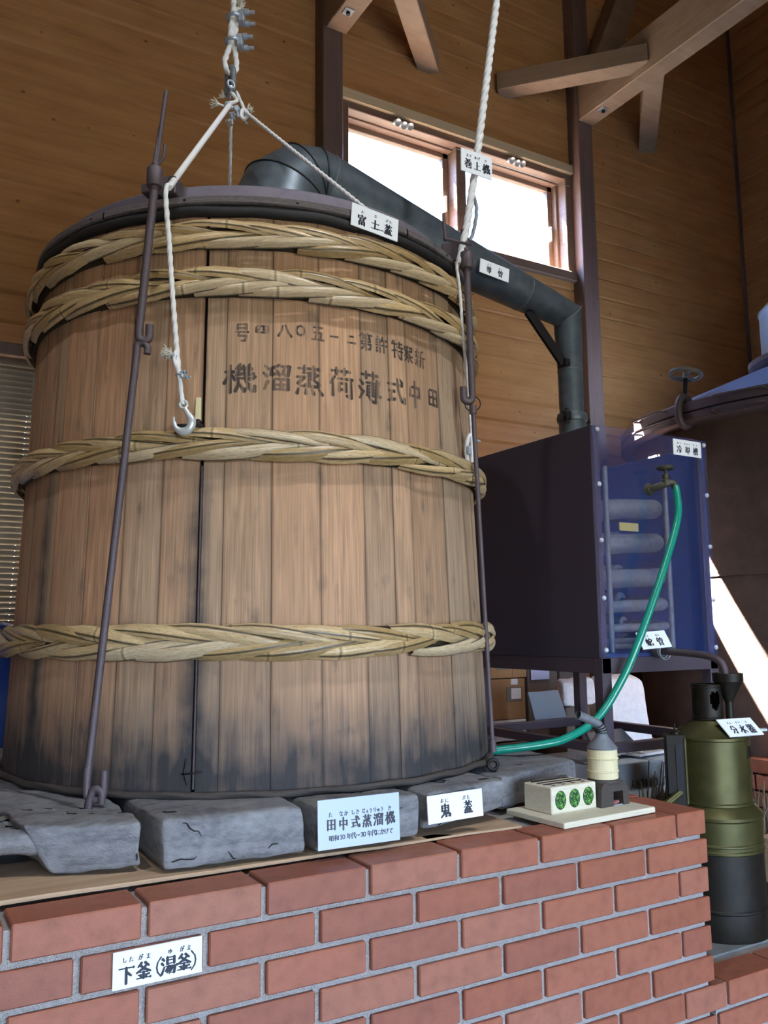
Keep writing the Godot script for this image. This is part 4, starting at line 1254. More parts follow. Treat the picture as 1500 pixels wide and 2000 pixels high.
func build_duct() -> void:
	var t := thing("vapour_duct", "grey sheet metal duct from the tub lid over to the cooling tank", "duct", Vector3(-0.80, 1.76, -0.88))
	var p := PackedVector3Array([Vector3(-0.835, 1.72, -0.88), Vector3(-0.790, 1.868, -0.88), Vector3(-0.733, 1.922, -0.88), Vector3(-0.690, 1.930, -0.88), Vector3(-0.655, 1.925, -0.88), Vector3(0.19, 1.728, -0.88), Vector3(0.415, 1.676, -0.88), Vector3(0.417, 1.452, -0.88), Vector3(0.418, 1.255, -0.88), Vector3(0.418, 1.10, -0.88)])
	var rr := [0.165, 0.143, 0.127, 0.119, 0.115, 0.069, 0.055, 0.048, 0.047, 0.047]
	var fr := frames(p)
	var rings := []
	for i in p.size():
		var ring := PackedVector3Array()
		var sc := 1.0
		if i > 0 and i < p.size() - 1:
			sc = 1.0 / maxf(0.5, (p[i] - p[i - 1]).normalized().dot(fr[i][2]))
		for k in 40:
			var a := TAU * k / 40
			# the mitre is longer across the bend (in the plane of the bend)
			var d: Vector3 = fr[i][0] * cos(a) + fr[i][1] * sin(a)
			var inpl := Vector3(d.x, d.y, 0)
			ring.append(p[i] + (inpl * sc + Vector3(0, 0, d.z)) * rr[i])
		rings.append(ring)
	var names := ["elbow_piece", "elbow_piece", "elbow_piece", "elbow_piece", "duct_length", "duct_length", "down_pipe", "down_pipe", "tank_stub"]
	for i in rings.size() - 1:
		var m := MB.new()
		m.grid([rings[i], rings[i + 1]], true, [p[i], p[i + 1]])
		put(names[i], m, M.duct, t)
	for i in range(1, rings.size() - 1):
		if i == 8: continue
		var loop := PackedVector3Array()
		for q in rings[i]: loop.append(p[i] + (q - p[i]) * 1.004)
		loop.append(loop[0])
		put("seam", tube(MB.new(), loop, 0.0032 if i < 4 else 0.0016, 6, false), M.duct_seam if i < 4 else M.coil, t)
	var bc := MB.new()
	tube(bc, PackedVector3Array([Vector3(-0.985, 1.772, -0.88), Vector3(-0.985, 1.772, -0.88)]), 0.001, 4) if false else null
	var fl := PackedVector3Array()
	for k in 49:
		var a := TAU * k / 48
		fl.append(Vector3(-0.83 + sin(a) * 0.166, 1.775 - 0.02 * cos(a * 1.0) * 0.0, -0.88 + cos(a) * 0.166))
	put("base_flange", tube(bc, fl, 0.007, 6, false), M.duct_seam, t)
	var br := MB.new()
	bar(br, Vector3(0.205, 1.655, -0.868), Vector3(0.372, 1.475, -0.868), 0.038, 0.020, 0.003, Vector3(0, 0, 1))
	cbox(br, Vector3(0.380, 1.475, -0.868), Vector3(0.03, 0.03, 0.05), 0.003)
	put("brace", br, M.black_iron, t)
	put("collar", lathe(MB.new(), [Vector2(0.047, 0.022), Vector2(0.056, 0.018), Vector2(0.060, 0.0), Vector2(0.056, -0.012), Vector2(0.052, -0.014), Vector2(0.052, -0.11)], Vector3(0.418, 1.262, -0.88), 32), M.duct, t)
	var cl := MB.new()
	cbox(cl, Vector3(0.362, 1.262, -0.845), Vector3(0.026, 0.034, 0.026), 0.004)
	tube(cl, PackedVector3Array([Vector3(0.335, 1.268, -0.835), Vector3(0.385, 1.268, -0.855)]), 0.008, 8)
	tube(cl, PackedVector3Array([Vector3(0.36, 1.235, -0.845), Vector3(0.36, 1.29, -0.845)]), 0.007, 8)
	put("clamp_bolt", cl, M.black_iron, t)
	put("clamp_lug", box(Vector3(0.482, 1.26, -0.87), Vector3(0.03, 0.016, 0.02), 0.003), M.black_iron, t)

# ---------------------------------------------------------------- cooling tank with its coil, tap and hose
func build_tank() -> void:
	var x0 := 0.151
	var x1 := 0.702
	var zf := -0.50
	var zb := -1.20
	var y0 := 0.366
	var y1 := 1.130
	var t := thing("cooling_tank", "tall dark cooling tank with a clear acrylic front on a steel stand", "tank", Vector3(0.42, -0.42, -0.85))
	put("side_panel", box(Vector3(x0 + 0.006, (y0 + y1) / 2, (zf + zb) / 2), Vector3(0.012, y1 - y0, zb - zf), 0.001) if false else box(Vector3(x0 + 0.006, (y0 + y1) / 2, (zf + zb) / 2 - 0.004), Vector3(0.012, y1 - y0, zf - zb - 0.012), 0.001), M.tank, t)
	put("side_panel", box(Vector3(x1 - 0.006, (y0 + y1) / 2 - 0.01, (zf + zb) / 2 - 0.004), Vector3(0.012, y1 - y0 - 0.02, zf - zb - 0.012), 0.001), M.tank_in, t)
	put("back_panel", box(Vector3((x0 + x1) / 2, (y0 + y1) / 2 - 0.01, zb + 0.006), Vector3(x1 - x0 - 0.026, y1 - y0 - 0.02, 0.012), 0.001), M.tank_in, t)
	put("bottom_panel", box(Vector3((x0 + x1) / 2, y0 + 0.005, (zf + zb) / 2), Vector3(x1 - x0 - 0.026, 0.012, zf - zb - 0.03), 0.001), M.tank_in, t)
	var bat := MB.new()
	cbox(bat, Vector3(x0 + 0.023, (y0 + y1) / 2, zf - 0.018), Vector3(0.022, y1 - y0, 0.022), 0.002)
	put("corner_strip", bat, M.frame, t)
	put("corner_strip", box(Vector3(x1 - 0.023, (y0 + y1) / 2 - 0.01, zf - 0.018), Vector3(0.022, y1 - y0 - 0.02, 0.022), 0.002), M.frame, t)
	put("front_pane", box(Vector3((x0 + x1) / 2, (y0 + y1) / 2, zf), Vector3(x1 - x0 + 0.004, y1 - y0, 0.006), 0.001), M.acrylic, t, Transform3D(), "clear acrylic front with a blue reflection tinted into it")
	var sc := MB.new()
	lathe(sc, [Vector2(0.0, 0.007), Vector2(0.005, 0.006), Vector2(0.0075, 0.003), Vector2(0.008, 0.0)], Vector3.ZERO, 12, 0, TAU, Basis(Vector3.RIGHT, PI / 2))
	var scm := sc.mesh()
	for q in [Vector2(0.170, 1.115), Vector2(0.169, 0.931), Vector2(0.168, 0.745), Vector2(0.168, 0.557), Vector2(0.168, 0.391), Vector2(0.690, 1.112), Vector2(0.691, 0.929), Vector2(0.692, 0.744), Vector2(0.692, 0.555), Vector2(0.691, 0.390)]:
		put("screw", scm, M.chrome, t, Transform3D(Basis(), Vector3(q.x, q.y, zf + 0.003)))
	# stand
	for x in [x0 + 0.02, x1 - 0.02]:
		for z in [zf - 0.02, zb + 0.02]:
			put("leg", box(Vector3(x, (-0.42 + y0) / 2, z), Vector3(0.04, y0 + 0.42, 0.04), 0.002), M.frame, t)
	for y in [y0 - 0.025, 0.080]:
		var hh := 0.05 if y > 0.2 else 0.030
		for z in [zf - 0.02, zb + 0.02]:
			put("rail", box(Vector3((x0 + x1) / 2, y, z), Vector3(x1 - x0 - 0.08, hh, 0.036), 0.002), M.frame, t)
		for x in [x0 + 0.02, x1 - 0.02]:
			put("rail", box(Vector3(x, y, (zf + zb) / 2), Vector3(0.036, hh, zf - zb - 0.08), 0.002), M.frame, t)
	put("rail", box(Vector3((x0 + x1) / 2, y0 - 0.025, zf - 0.002), Vector3(x1 - x0, 0.05, 0.004), 0.001), M.frame, t)
	# tap on the pane
	var tap := group_part("tap", t, Vector3(0.40, 0.94, zf))
	put("spout", tube(MB.new(), curve([Vector3(0.398, 0.930, zf - 0.01), Vector3(0.398, 0.930, zf + 0.02), Vector3(0.412, 0.938, zf + 0.045), Vector3(0.432, 0.946, zf + 0.062), Vector3(0.446, 0.944, zf + 0.070), Vector3(0.449, 0.925, zf + 0.072)], 5), 0.012, 10), M.brass, tap)
	put("rosette", lathe(MB.new(), [Vector2(0, 0.016), Vector2(0.016, 0.014), Vector2(0.022, 0.0)], Vector3(0.398, 0.930, zf + 0.003), 20, 0, TAU, Basis(Vector3.RIGHT, PI / 2)), M.brass, tap)
	put("stem", lathe(MB.new(), [Vector2(0.015, -0.012), Vector2(0.016, 0.006), Vector2(0.011, 0.012), Vector2(0.013, 0.016), Vector2(0.012, 0.028), Vector2(0.006, 0.03), Vector2(0.005, 0.05)], Vector3(0.425, 0.948, zf + 0.055), 16), M.brass, tap)
	put("hand_wheel", lathe(MB.new(), [Vector2(0, 0.003), Vector2(0.02, 0.002), Vector2(0.027, 0.006), Vector2(0.030, 0.002), Vector2(0.027, -0.006), Vector2(0.0, -0.004)], Vector3(0.425, 0.998, zf + 0.055), 24), M.brass, tap)
	# hose
	var h := tube(MB.new(), curve([Vector3(0.449, 0.936, zf + 0.073), Vector3(0.453, 0.905, zf + 0.075), Vector3(0.450, 0.84, zf + 0.078), Vector3(0.418, 0.755, zf + 0.078), Vector3(0.345, 0.605, zf + 0.075), Vector3(0.262, 0.43, zf + 0.060), Vector3(0.205, 0.305, zf + 0.035), Vector3(0.115, 0.185, zf + 0.01), Vector3(-0.003, 0.130, zf), Vector3(-0.105, 0.112, zf - 0.02), Vector3(-0.30, 0.098, zf - 0.08)], 8), 0.0125, 14)
	tag(put("garden_hose", h, M.hose), "green hose hanging from the tap on the acrylic tank front", "hose")
	# coil inside: stacked rounded loops of shrinking pipe
	var c := thing("coil_pipe", "grey stacked condenser coil seen through the acrylic front", "pipe coil", Vector3(0.42, y0 + 0.02, -0.85))
	var pts := []
	var rad := []
	var ys := [0.903, 0.782, 0.655, 0.554, 0.475, 0.420, 0.400]
	var rs := [0.036, 0.034, 0.032, 0.021, 0.014, 0.012, 0.010]
	for k in 7:
		var m := MB.new()
		var lp := []
		var ax := 0.205
		var bz := 0.255
		for i in 33:
			var a := TAU * i / 32
			var sx := signf(cos(a)) * pow(absf(cos(a)), 0.55)
			var sz := signf(sin(a)) * pow(absf(sin(a)), 0.55)
			var f := i / 32.0
			var yy: float = ys[k] + (ys[mini(k + 1, 6)] - ys[k]) * f * (0.0 if k == 6 else 1.0) * 0.9
			lp.append(Vector3(0.427 + ax * 0.92 * sin(a) * 0.0 + sx * (ax - rs[k]) + 0.0, yy, -0.85 + sz * (bz - rs[k] + 0.03)))
		tube(m, curve(lp, 2), rs[k], 14)
		put("coil_turn", m, M.coil, c)
	for q in [Vector3(0.262, 0, -0.565), Vector3(0.592, 0, -0.60), Vector3(0.60, 0, -1.12)]:
		put("coil_support", tube(MB.new(), PackedVector3Array([Vector3(q.x, 0.38, q.z), Vector3(q.x, 1.01, q.z)]), 0.010, 10), M.coil, c)
	var tape := MB.new()
	cbox(tape, Vector3(0.33, 0.800, -0.531), Vector3(0.09, 0.028, 0.004), 0.001)
	put("paper_tag", tape, mat(hexc("b8ab5a"), 0.8), c, Transform3D(), "small yellow paper tag")
	# outlet through the pane, over to the separator's funnel
	put("outlet_pipe", tube(MB.new(), curve([Vector3(0.396, 0.383, -0.56), Vector3(0.396, 0.383, -0.47), Vector3(0.394, 0.376, -0.33), Vector3(0.392, 0.366, -0.265), Vector3(0.390, 0.345, -0.232), Vector3(0.388, 0.305, -0.222)], 7), 0.0115, 12), M.iron, c)
	put("pipe_nut", lathe(MB.new(), [Vector2(0.012, 0.02), Vector2(0.020, 0.018), Vector2(0.021, 0.0), Vector2(0.012, 0.0)], Vector3(0.396, 0.383, zf + 0.003), 12, 0, TAU, Basis(Vector3.RIGHT, PI / 2)), M.grey_iron, c)
	var w := MB.new()
	torus(w, Vector3(0.396, 0.385, zf + 0.032), 0.024, 0.002, Basis(Vector3.RIGHT, PI / 2), 20, 6)
	torus(w, Vector3(0.396, 0.382, zf + 0.040), 0.026, 0.002, Basis(Vector3.RIGHT, PI / 2) * Basis(Vector3.UP, 0.4), 20, 6)
	put("wire_tie", w, M.galv, c)

# ---------------------------------------------------------------- separator
func build_separator() -> void:
	var c := Vector3(0.346, 0, -0.262)
	var t := thing("oil_separator", "olive metal oil separator can with a stub neck and funnel on the ledge", "separator", Vector3(c.x, -0.42, c.z))
	put("foot", lathe(MB.new(), [Vector2(0, -0.419), Vector2(0.133, -0.419), Vector2(0.135, -0.412), Vector2(0.134, -0.345), Vector2(0.1365, -0.342), Vector2(0.1365, -0.336), Vector2(0.134, -0.333), Vector2(0.1335, -0.185)], c, 56), M.olive_dark, t)
	put("lower_band", lathe(MB.new(), [Vector2(0.1335, -0.185), Vector2(0.137, -0.182), Vector2(0.137, -0.176), Vector2(0.134, -0.173), Vector2(0.134, -0.165), Vector2(0.137, -0.162), Vector2(0.136, -0.157), Vector2(0.134, -0.155), Vector2(0.135, -0.095), Vector2(0.139, -0.090), Vector2(0.139, -0.082), Vector2(0.118, -0.058), Vector2(0.113, -0.055)], c, 56), M.olive, t)
	put("body", lathe(MB.new(), [Vector2(0.113, -0.057), Vector2(0.116, -0.054), Vector2(0.116, -0.048), Vector2(0.112, -0.045), Vector2(0.112, 0.128), Vector2(0.116, 0.131), Vector2(0.116, 0.138), Vector2(0.112, 0.140)], c, 56), M.olive, t)
	put("shoulder", lathe(MB.new(), [Vector2(0.114, 0.138), Vector2(0.046, 0.182), Vector2(0.044, 0.186)], c, 56), M.olive, t)
	# neck with a heart shaped cut in its side
	var nk := MB.new()
	var hole_a := deg_to_rad(-20.0)
	var hole_y := 0.238
	var rows := []
	var rn := 0.0455
	var SEG := 64
	var ROW := 26
	for r in ROW + 1:
		var y := lerpf(0.183, 0.290, float(r) / ROW)
		var row := PackedVector3Array()
		for s in SEG: row.append(Vector3(c.x + sin(TAU * s / SEG) * rn, y, c.z + cos(TAU * s / SEG) * rn))
		rows.append(row)
	for r in ROW:
		for s in SEG:
			var a := TAU * (s + 0.5) / SEG
			var y := lerpf(0.183, 0.290, (r + 0.5) / ROW)
			var dx := wrapf(a - hole_a, -PI, PI) * rn / 0.016
			var dy := (y - hole_y) / 0.028
			if dx * dx + pow(dy - 0.35 * sqrt(absf(dx)), 2) < 1.0: continue
			var s2 := (s + 1) % SEG
			var nn := Vector3(sin(a), 0, cos(a))
			nk.quad(rows[r][s], rows[r][s2], rows[r + 1][s2], rows[r + 1][s], nn)
	for q in [0.186, 0.193, 0.288, 0.281]:
		torus(nk, Vector3(c.x, q, c.z), rn + 0.001, 0.0022, Basis(), 40, 6)
	put("neck", nk, M.olive_dark, t)
	var f := Vector3(0.388, 0, -0.216)
	put("funnel", lathe(MB.new(), [Vector2(0.037, 0.296), Vector2(0.044, 0.298), Vector2(0.045, 0.322), Vector2(0.042, 0.322), Vector2(0.041, 0.300), Vector2(0.030, 0.292)], f, 36), M.olive_dark, t)
	put("funnel", lathe(MB.new(), [Vector2(0.0125, 0.238), Vector2(0.043, 0.298), Vector2(0.040, 0.298), Vector2(0.011, 0.238)], f, 36), M.olive_dark, t)
	put("funnel_tube", lathe(MB.new(), [Vector2(0.011, 0.13), Vector2(0.0115, 0.24)], f, 16), M.olive_dark, t)
	# gauge box on the viewer's left of the body
	var bs := Basis(Vector3.UP, deg_to_rad(-42.0))
	var gc := c + bs * Vector3(-0.105, 0.042, 0.052)
	put("gauge_box", box(gc, Vector3(0.062, 0.205, 0.060), 0.003, bs), M.olive_dark, t)
	put("gauge_slot", box(gc + bs * Vector3(0.006, 0.0, 0.0305), Vector3(0.022, 0.15, 0.003), 0.001, bs), M.black_iron, t)
	put("gauge_strip", box(gc + bs * Vector3(0.024, 0.0, 0.031), Vector3(0.006, 0.19, 0.004), 0.001, bs), M.olive, t)
	put("knob", lathe(MB.new(), [Vector2(0.016, 0.0), Vector2(0.016, 0.006), Vector2(0.010, 0.010), Vector2(0.003, 0.012), Vector2(0.002, 0.03), Vector2(0.0, 0.03)], gc + Vector3(0, 0.103, 0), 16), M.olive_dark, t)
	put("spout", tube(MB.new(), PackedVector3Array([gc + bs * Vector3(-0.015, -0.095, 0.025), gc + bs * Vector3(-0.05, -0.085, 0.065), gc + bs * Vector3(0.012, -0.055, 0.088)]) if false else PackedVector3Array([gc + bs * Vector3(0.01, -0.06, 0.02), gc + bs * Vector3(-0.075, -0.115, 0.075)]), 0.011, 14), M.olive, t)
	put("plate", box(c + Vector3(sin(deg_to_rad(22.0)) * 0.1125, 0.095, cos(deg_to_rad(22.0)) * 0.1125), Vector3(0.030, 0.034, 0.003), 0.001, Basis(Vector3.UP, deg_to_rad(22.0))), M.olive_dark, t)
	put("outlet_stub", tube(MB.new(), PackedVector3Array([c + Vector3(0.07, 0.148, 0.05), c + Vector3(0.155, 0.150, 0.085)]), 0.0055, 10), M.galv, t)

# ---------------------------------------------------------------- big steel still on the right
func build_drum() -> void:
	var c := Vector3(2.518, 0, -1.17)
	var t := thing("steel_still", "big rusty brown steel still with a conical lid at the right edge", "still", Vector3(c.x, -0.105, c.z))
	put("shell", lathe(MB.new(), [Vector2(0, -0.104), Vector2(1.02, -0.104), Vector2(1.02, 1.43)], c, 96), M.rust, t)
	put("weld_band", lathe(MB.new(), [Vector2(1.019, 0.690), Vector2(1.024, 0.693), Vector2(1.024, 0.712), Vector2(1.019, 0.715)], c, 96), M.rust, t)
	put("flange", lathe(MB.new(), [Vector2(1.018, 1.425), Vector2(1.06, 1.430), Vector2(1.075, 1.440), Vector2(1.075, 1.478), Vector2(1.02, 1.479)], c, 96), M.iron, t)
	put("lid_flange", lathe(MB.new(), [Vector2(1.02, 1.486), Vector2(1.075, 1.486), Vector2(1.075, 1.528), Vector2(1.06, 1.538), Vector2(1.03, 1.54)], c, 96), M.iron, t)
	put("lid_cone", lathe(MB.new(), [Vector2(1.04, 1.538), Vector2(0.99, 1.566), Vector2(0.30, 1.861), Vector2(0.29, 1.866)], c, 96), M.steel_lid, t)
	put("neck_flange", lathe(MB.new(), [Vector2(0.28, 1.85), Vector2(0.365, 1.880), Vector2(0.37, 1.905), Vector2(0.30, 1.915), Vector2(0.295, 1.915)], c, 64), M.iron, t)
	put("neck", lathe(MB.new(), [Vector2(0.295, 1.90), Vector2(0.295, 2.19), Vector2(0.302, 2.195), Vector2(0.295, 2.20), Vector2(0.10, 2.42), Vector2(0.0, 2.44)], c, 64), M.galv, t)
	for az in [-93.0, -62.0, -30.0]:
		var a := deg_to_rad(az)
		var d := Vector3(sin(a), 0, cos(a))
		var s := d.cross(Vector3.UP)
		var k := group_part("screw_clamp", t, c + d * 1.07 + Vector3(0, 1.50, 0))
		var q := c + d * 1.04
		var arc := PackedVector3Array()
		for i in 13:
			var b := lerpf(-2.3, 2.3, i / 12.0)
			arc.append(q + Vector3(0, 1.495, 0) + d * (0.055 + cos(b) * 0.045 - 0.045) + Vector3.UP * sin(b) * 0.075)
		put("jaw", tube(MB.new(), arc, 0.018, 10), M.iron, k)
		put("screw_rod", tube(MB.new(), PackedVector3Array([q + d * 0.01 + Vector3(0, 1.54, 0), q - d * 0.008 + Vector3(0, 1.668, 0)]), 0.011, 10), M.black_iron, k)
		var wb := Basis(Vector3.UP, a) * Basis(Vector3.RIGHT, -0.18)
		var wc := q - d * 0.01 + Vector3(0, 1.685, 0)
		put("hand_wheel", torus(MB.new(), wc, 0.072, 0.0105, wb, 32, 10), M.grey_iron, k)
		var sp := MB.new()
		for i in 3:
			var dir := wb * Vector3(cos(TAU * i / 3 + 0.5), -0.12, sin(TAU * i / 3 + 0.5))
			bar(sp, wc - wb.y * 0.012, wc + dir * 0.068, 0.02, 0.008, 0.002)
		lathe(sp, [Vector2(0, 0.008), Vector2(0.016, 0.006), Vector2(0.018, -0.022), Vector2(0.0, -0.022)], wc, 12, 0, TAU, wb)
		put("spokes", sp, M.grey_iron, k)
	var nc := group_part("neck_clamp", t, c + Vector3(-0.37, 1.9, 0.1))
	var na := deg_to_rad(-62.0)
	var nd := Vector3(sin(na), 0, cos(na))
	var narc := PackedVector3Array()
	for i in 11:
		var b := lerpf(-2.0, 2.0, i / 10.0)
		narc.append(c + nd * (0.37 + cos(b) * 0.05) + Vector3(0, 1.905 + sin(b) * 0.05, 0))
	put("jaw", tube(MB.new(), narc, 0.013, 8), M.iron, nc)
	put("screw_rod", tube(MB.new(), PackedVector3Array([c + nd * 0.36 + Vector3(0, 1.95, 0), c + nd * 0.36 + Vector3(0, 2.03, 0)]), 0.009, 8), M.black_iron, nc)
	put("hand_wheel", lathe(MB.new(), [Vector2(0, 0.012), Vector2(0.045, 0.010), Vector2(0.05, 0.0), Vector2(0.0, -0.01)], c + nd * 0.36 + Vector3(0, 2.03, 0), 20), M.black_iron, nc)
	for az in [-76.0, -104.0, -48.0]:
		for q in [[1.512, 0.012], [1.448, 0.014]]:
			var loop := []
			for i in 3:
				loop.append(0)
			var pth := PackedVector3Array()
			for p in [[-6.0, 0.0], [-6.0, 0.05], [-5.0, 0.062], [5.0, 0.062], [6.0, 0.05], [6.0, 0.0]]:
				var a := deg_to_rad(az + p[0])
				pth.append(c + Vector3(sin(a), 0, cos(a)) * (1.072 + p[1]) + Vector3(0, q[0], 0))
			put("grab_handle", tube(MB.new(), resample(pth, 0.03), 0.006, 8), M.iron, t)
	# its own brick furnace
	var f := thing("brick_furnace", "pinkish brick furnace top under the big steel still", "brick base", Vector3(2.4, FLOOR, -1.1))
	put("mortar_core", box(Vector3(2.51, (FLOOR - 0.11) / 2, -1.1), Vector3(1.98, -0.11 - FLOOR, 2.2), 0.001), M.mortar, f)
	var b := box(Vector3.ZERO, Vector3(0.10, 0.06, 0.21), 0.003).mesh()
	for r in 13:
		for k in 10:
			put("brick", b, M.bricks[(r * 7 + k * 3) % 4], f, Transform3D(Basis(), Vector3(1.512, -0.136 - 0.07 * r, -2.06 + 0.22 * k + (0.11 if r % 2 else 0.0))))

# ---------------------------------------------------------------- tie rods
func jhook(m: MB, top: Vector3, r: float, side: Vector3, drop := 0.02, w := 0.026, up := 0.03) -> void:
	# a rod's end bent round and up, starting at top and going down
	var p := [top + Vector3(0, 0.03, 0), top]
	for i in 7:
		var a := PI * i / 6
		p.append(top + Vector3(0, -drop - sin(a) * w * 0.5, 0) + side * (w * 0.5 * (1.0 - cos(a))))
	p.append(top + Vector3(0, -drop + up, 0) + side * w)
	tube(m, PackedVector3Array(p), r, 10)

func build_rods() -> void:
	var right := Vector3(0.865, 0, 0.502)
	var spec := [
		["iron tie rod on the left side of the tub hooked into the broken timber", Vector3(-1.454, 0.10, -0.344), Vector3(-1.377, 1.115, -0.366), Vector3(-1.354, 1.500, -0.344), Vector3(-1.337, 1.735, -0.328), 0.0086, 0.0098],
		["iron tie rod on the right side of the tub standing before the tank", Vector3(-0.428, 0.098, -0.318), Vector3(-0.490, 1.066, -0.289), Vector3(-0.497, 1.460, -0.292), Vector3(-0.497, 1.575, -0.305), 0.0062, 0.0095],
	]
	for k in 2:
		var s: Array = spec[k]
		var foot: Vector3 = s[1]
		var mid: Vector3 = s[2]
		var cp: Vector3 = s[3]
		var tip: Vector3 = s[4]
		var t := thing("tie_rod", s[0], "tie rod", foot, "tie rods beside the tub")
		# eye in the timber
		var ey := MB.new()
		if k == 0:
			tube(ey, curve([foot + Vector3(0, -0.03, 0), foot + Vector3(0, 0.012, 0), foot + Vector3(0, 0.040, 0) + right * 0.010, foot + Vector3(0, 0.036, 0) + right * 0.026, foot + Vector3(0, 0.012, 0) + right * 0.026], 5), 0.0085, 10)
		else:
			torus(ey, foot + Vector3(-0.003, 0.010, 0), 0.0125, 0.0050, Basis(right, Vector3(0, 0, 1).cross(right).normalized(), Vector3.UP).orthonormalized() if false else Basis(Vector3.UP, -0.5) * Basis(Vector3.RIGHT, PI / 2), 24, 8)
		put("anchor_eye", ey, M.iron if k == 0 else M.black_iron, t)
		var lo := MB.new()
		var d := (mid - foot).normalized()
		var base := foot + d * 0.055 - right * (0.010 if k == 0 else 0.0)
		var topl := mid - d * 0.012
		tube(lo, PackedVector3Array([base, topl]), s[5], 12)
		if k == 0:
			jhook(lo, base, s[5], right, 0.018, 0.036, 0.042)
			tube(lo, curve([topl - d * 0.004, topl + d * 0.012, topl + d * 0.016 + right * 0.012, topl + d * 0.006 + right * 0.023, topl - d * 0.010 + right * 0.024], 5), s[5], 10)
		else:
			tube(lo, PackedVector3Array([topl - d * 0.012, topl + d * 0.012]), 0.010, 12)
			tube(lo, PackedVector3Array([base + d * 0.02, base - d * 0.012]), 0.0095, 12)
		put("lower_rod", lo, M.iron, t)
		var up := MB.new()
		var d2 := (cp - mid).normalized()
		tube(up, PackedVector3Array([mid + d2 * 0.035, cp]), s[6], 12)
		jhook(up, mid + d2 * 0.035, s[6], right if k == 0 else -right, 0.014, 0.024, 0.026 if k == 0 else 0.03)
		put("upper_rod", up, M.iron, t)
		if k == 1:
			put("link_ring", torus(MB.new(), mid + Vector3(0, 0.004, 0), 0.021, 0.0016, Basis(Vector3.UP, -0.5) * Basis(Vector3.RIGHT, PI / 2), 32, 6), M.black_iron, t)
		put("coupling", lathe(MB.new(), [Vector2(0.008, -0.001), Vector2(0.0175, 0.0), Vector2(0.019, 0.003), Vector2(0.019, 0.043), Vector2(0.017, 0.046), Vector2(0.009, 0.047)], cp + Vector3(0, -0.004, 0), 24), M.iron, t)
		put("nut", lathe(MB.new(), [Vector2(0.0, 0.058), Vector2(0.010, 0.058), Vector2(0.010, 0.044)], cp + Vector3(0, -0.004, 0), 6), M.iron, t)
		put("threaded_end", tube(MB.new(), PackedVector3Array([cp + Vector3(0, 0.03, 0), tip]), [0.006, 0.0054] if k == 0 else [0.008, 0.0072], 10), M.iron, t)
		var spk := MB.new()
		if k == 0:
			tube(spk, PackedVector3Array([cp + Vector3(-0.003, 0.05, 0.004), cp + Vector3(0.006, 0.145, 0.006)]), [0.0052, 0.0030], 8)
			tube(spk, curve([cp + Vector3(0.004, 0.05, 0.0), cp + Vector3(0.016, 0.07, 0.01), cp + Vector3(0.018, 0.10, 0.012)], 4), 0.004, 8)
		else:
			tube(spk, resample(PackedVector3Array([cp + Vector3(0.0, 0.058, 0.02), cp + Vector3(-0.055, 0.042, 0.045), cp + Vector3(-0.108, 0.040, 0.048)]), 0.02), 0.0045, 8)
			tube(spk, PackedVector3Array([cp + Vector3(-0.102, 0.036, 0.046), cp + Vector3(-0.106, 0.112, 0.045)]), 0.0052, 8)
		put("spike", spk, M.iron, t)

# ---------------------------------------------------------------- ropes
func fray(m: MB, at: Vector3, dir: Vector3, n: int, len: float, sd: int) -> void:
	var fr := RandomNumberGenerator.new()
	fr.seed = sd
	for i in n:
		var d := (dir.normalized() + Vector3(fr.randf_range(-1, 1), fr.randf_range(-1, 1), fr.randf_range(-1, 1)) * 0.75).normalized()
		var q := at + Vector3(fr.randf_range(-1, 1), fr.randf_range(-1, 1), fr.randf_range(-1, 1)) * 0.004
		tube(m, PackedVector3Array([q, q + d * len * 0.5, q + d * len * 0.8 + Vector3(fr.randf_range(-1, 1), fr.randf_range(-1, 1), fr.randf_range(-1, 1)) * len * 0.25]), [0.0016, 0.0014, 0.0006], 5, false)

func clip(parent: Node3D, c: Vector3, side: Vector3, sc := 1.0) -> void:
	# wire rope clip: a saddle and a U bolt with two nuts
	var k := group_part("rope_clip", parent, c)
	var f := side.cross(Vector3.UP).normalized()
	var bs := Basis(side, Vector3.UP, -f).orthonormalized()
	put("saddle", box(c + side * 0.018 * sc, Vector3(0.014, 0.030, 0.026) * sc, 0.003, bs), M.galv, k)
	put("band", torus(MB.new(), c, 0.0165 * sc, 0.0045 * sc, Basis(), 20, 8), M.galv, k)
	for s in [-1.0, 1.0]:
		var o: Vector3 = c + Vector3(0, s * 0.009 * sc, 0) + f * s * 0.008 * sc
		put("bolt", tube(MB.new(), PackedVector3Array([o + side * 0.01 * sc, o + side * 0.050 * sc]), 0.0042 * sc, 8), M.galv, k)
		put("nut", lathe(MB.new(), [Vector2(0, -0.005 * sc), Vector2(0.0085 * sc, -0.005 * sc), Vector2(0.0085 * sc, 0.005 * sc), Vector2(0, 0.005 * sc)], o + side * 0.031 * sc, 6, 0, TAU, Basis(Vector3.UP.cross(side).normalized(), side, Vector3.UP.cross(side).normalized().cross(side))), M.galv, k)

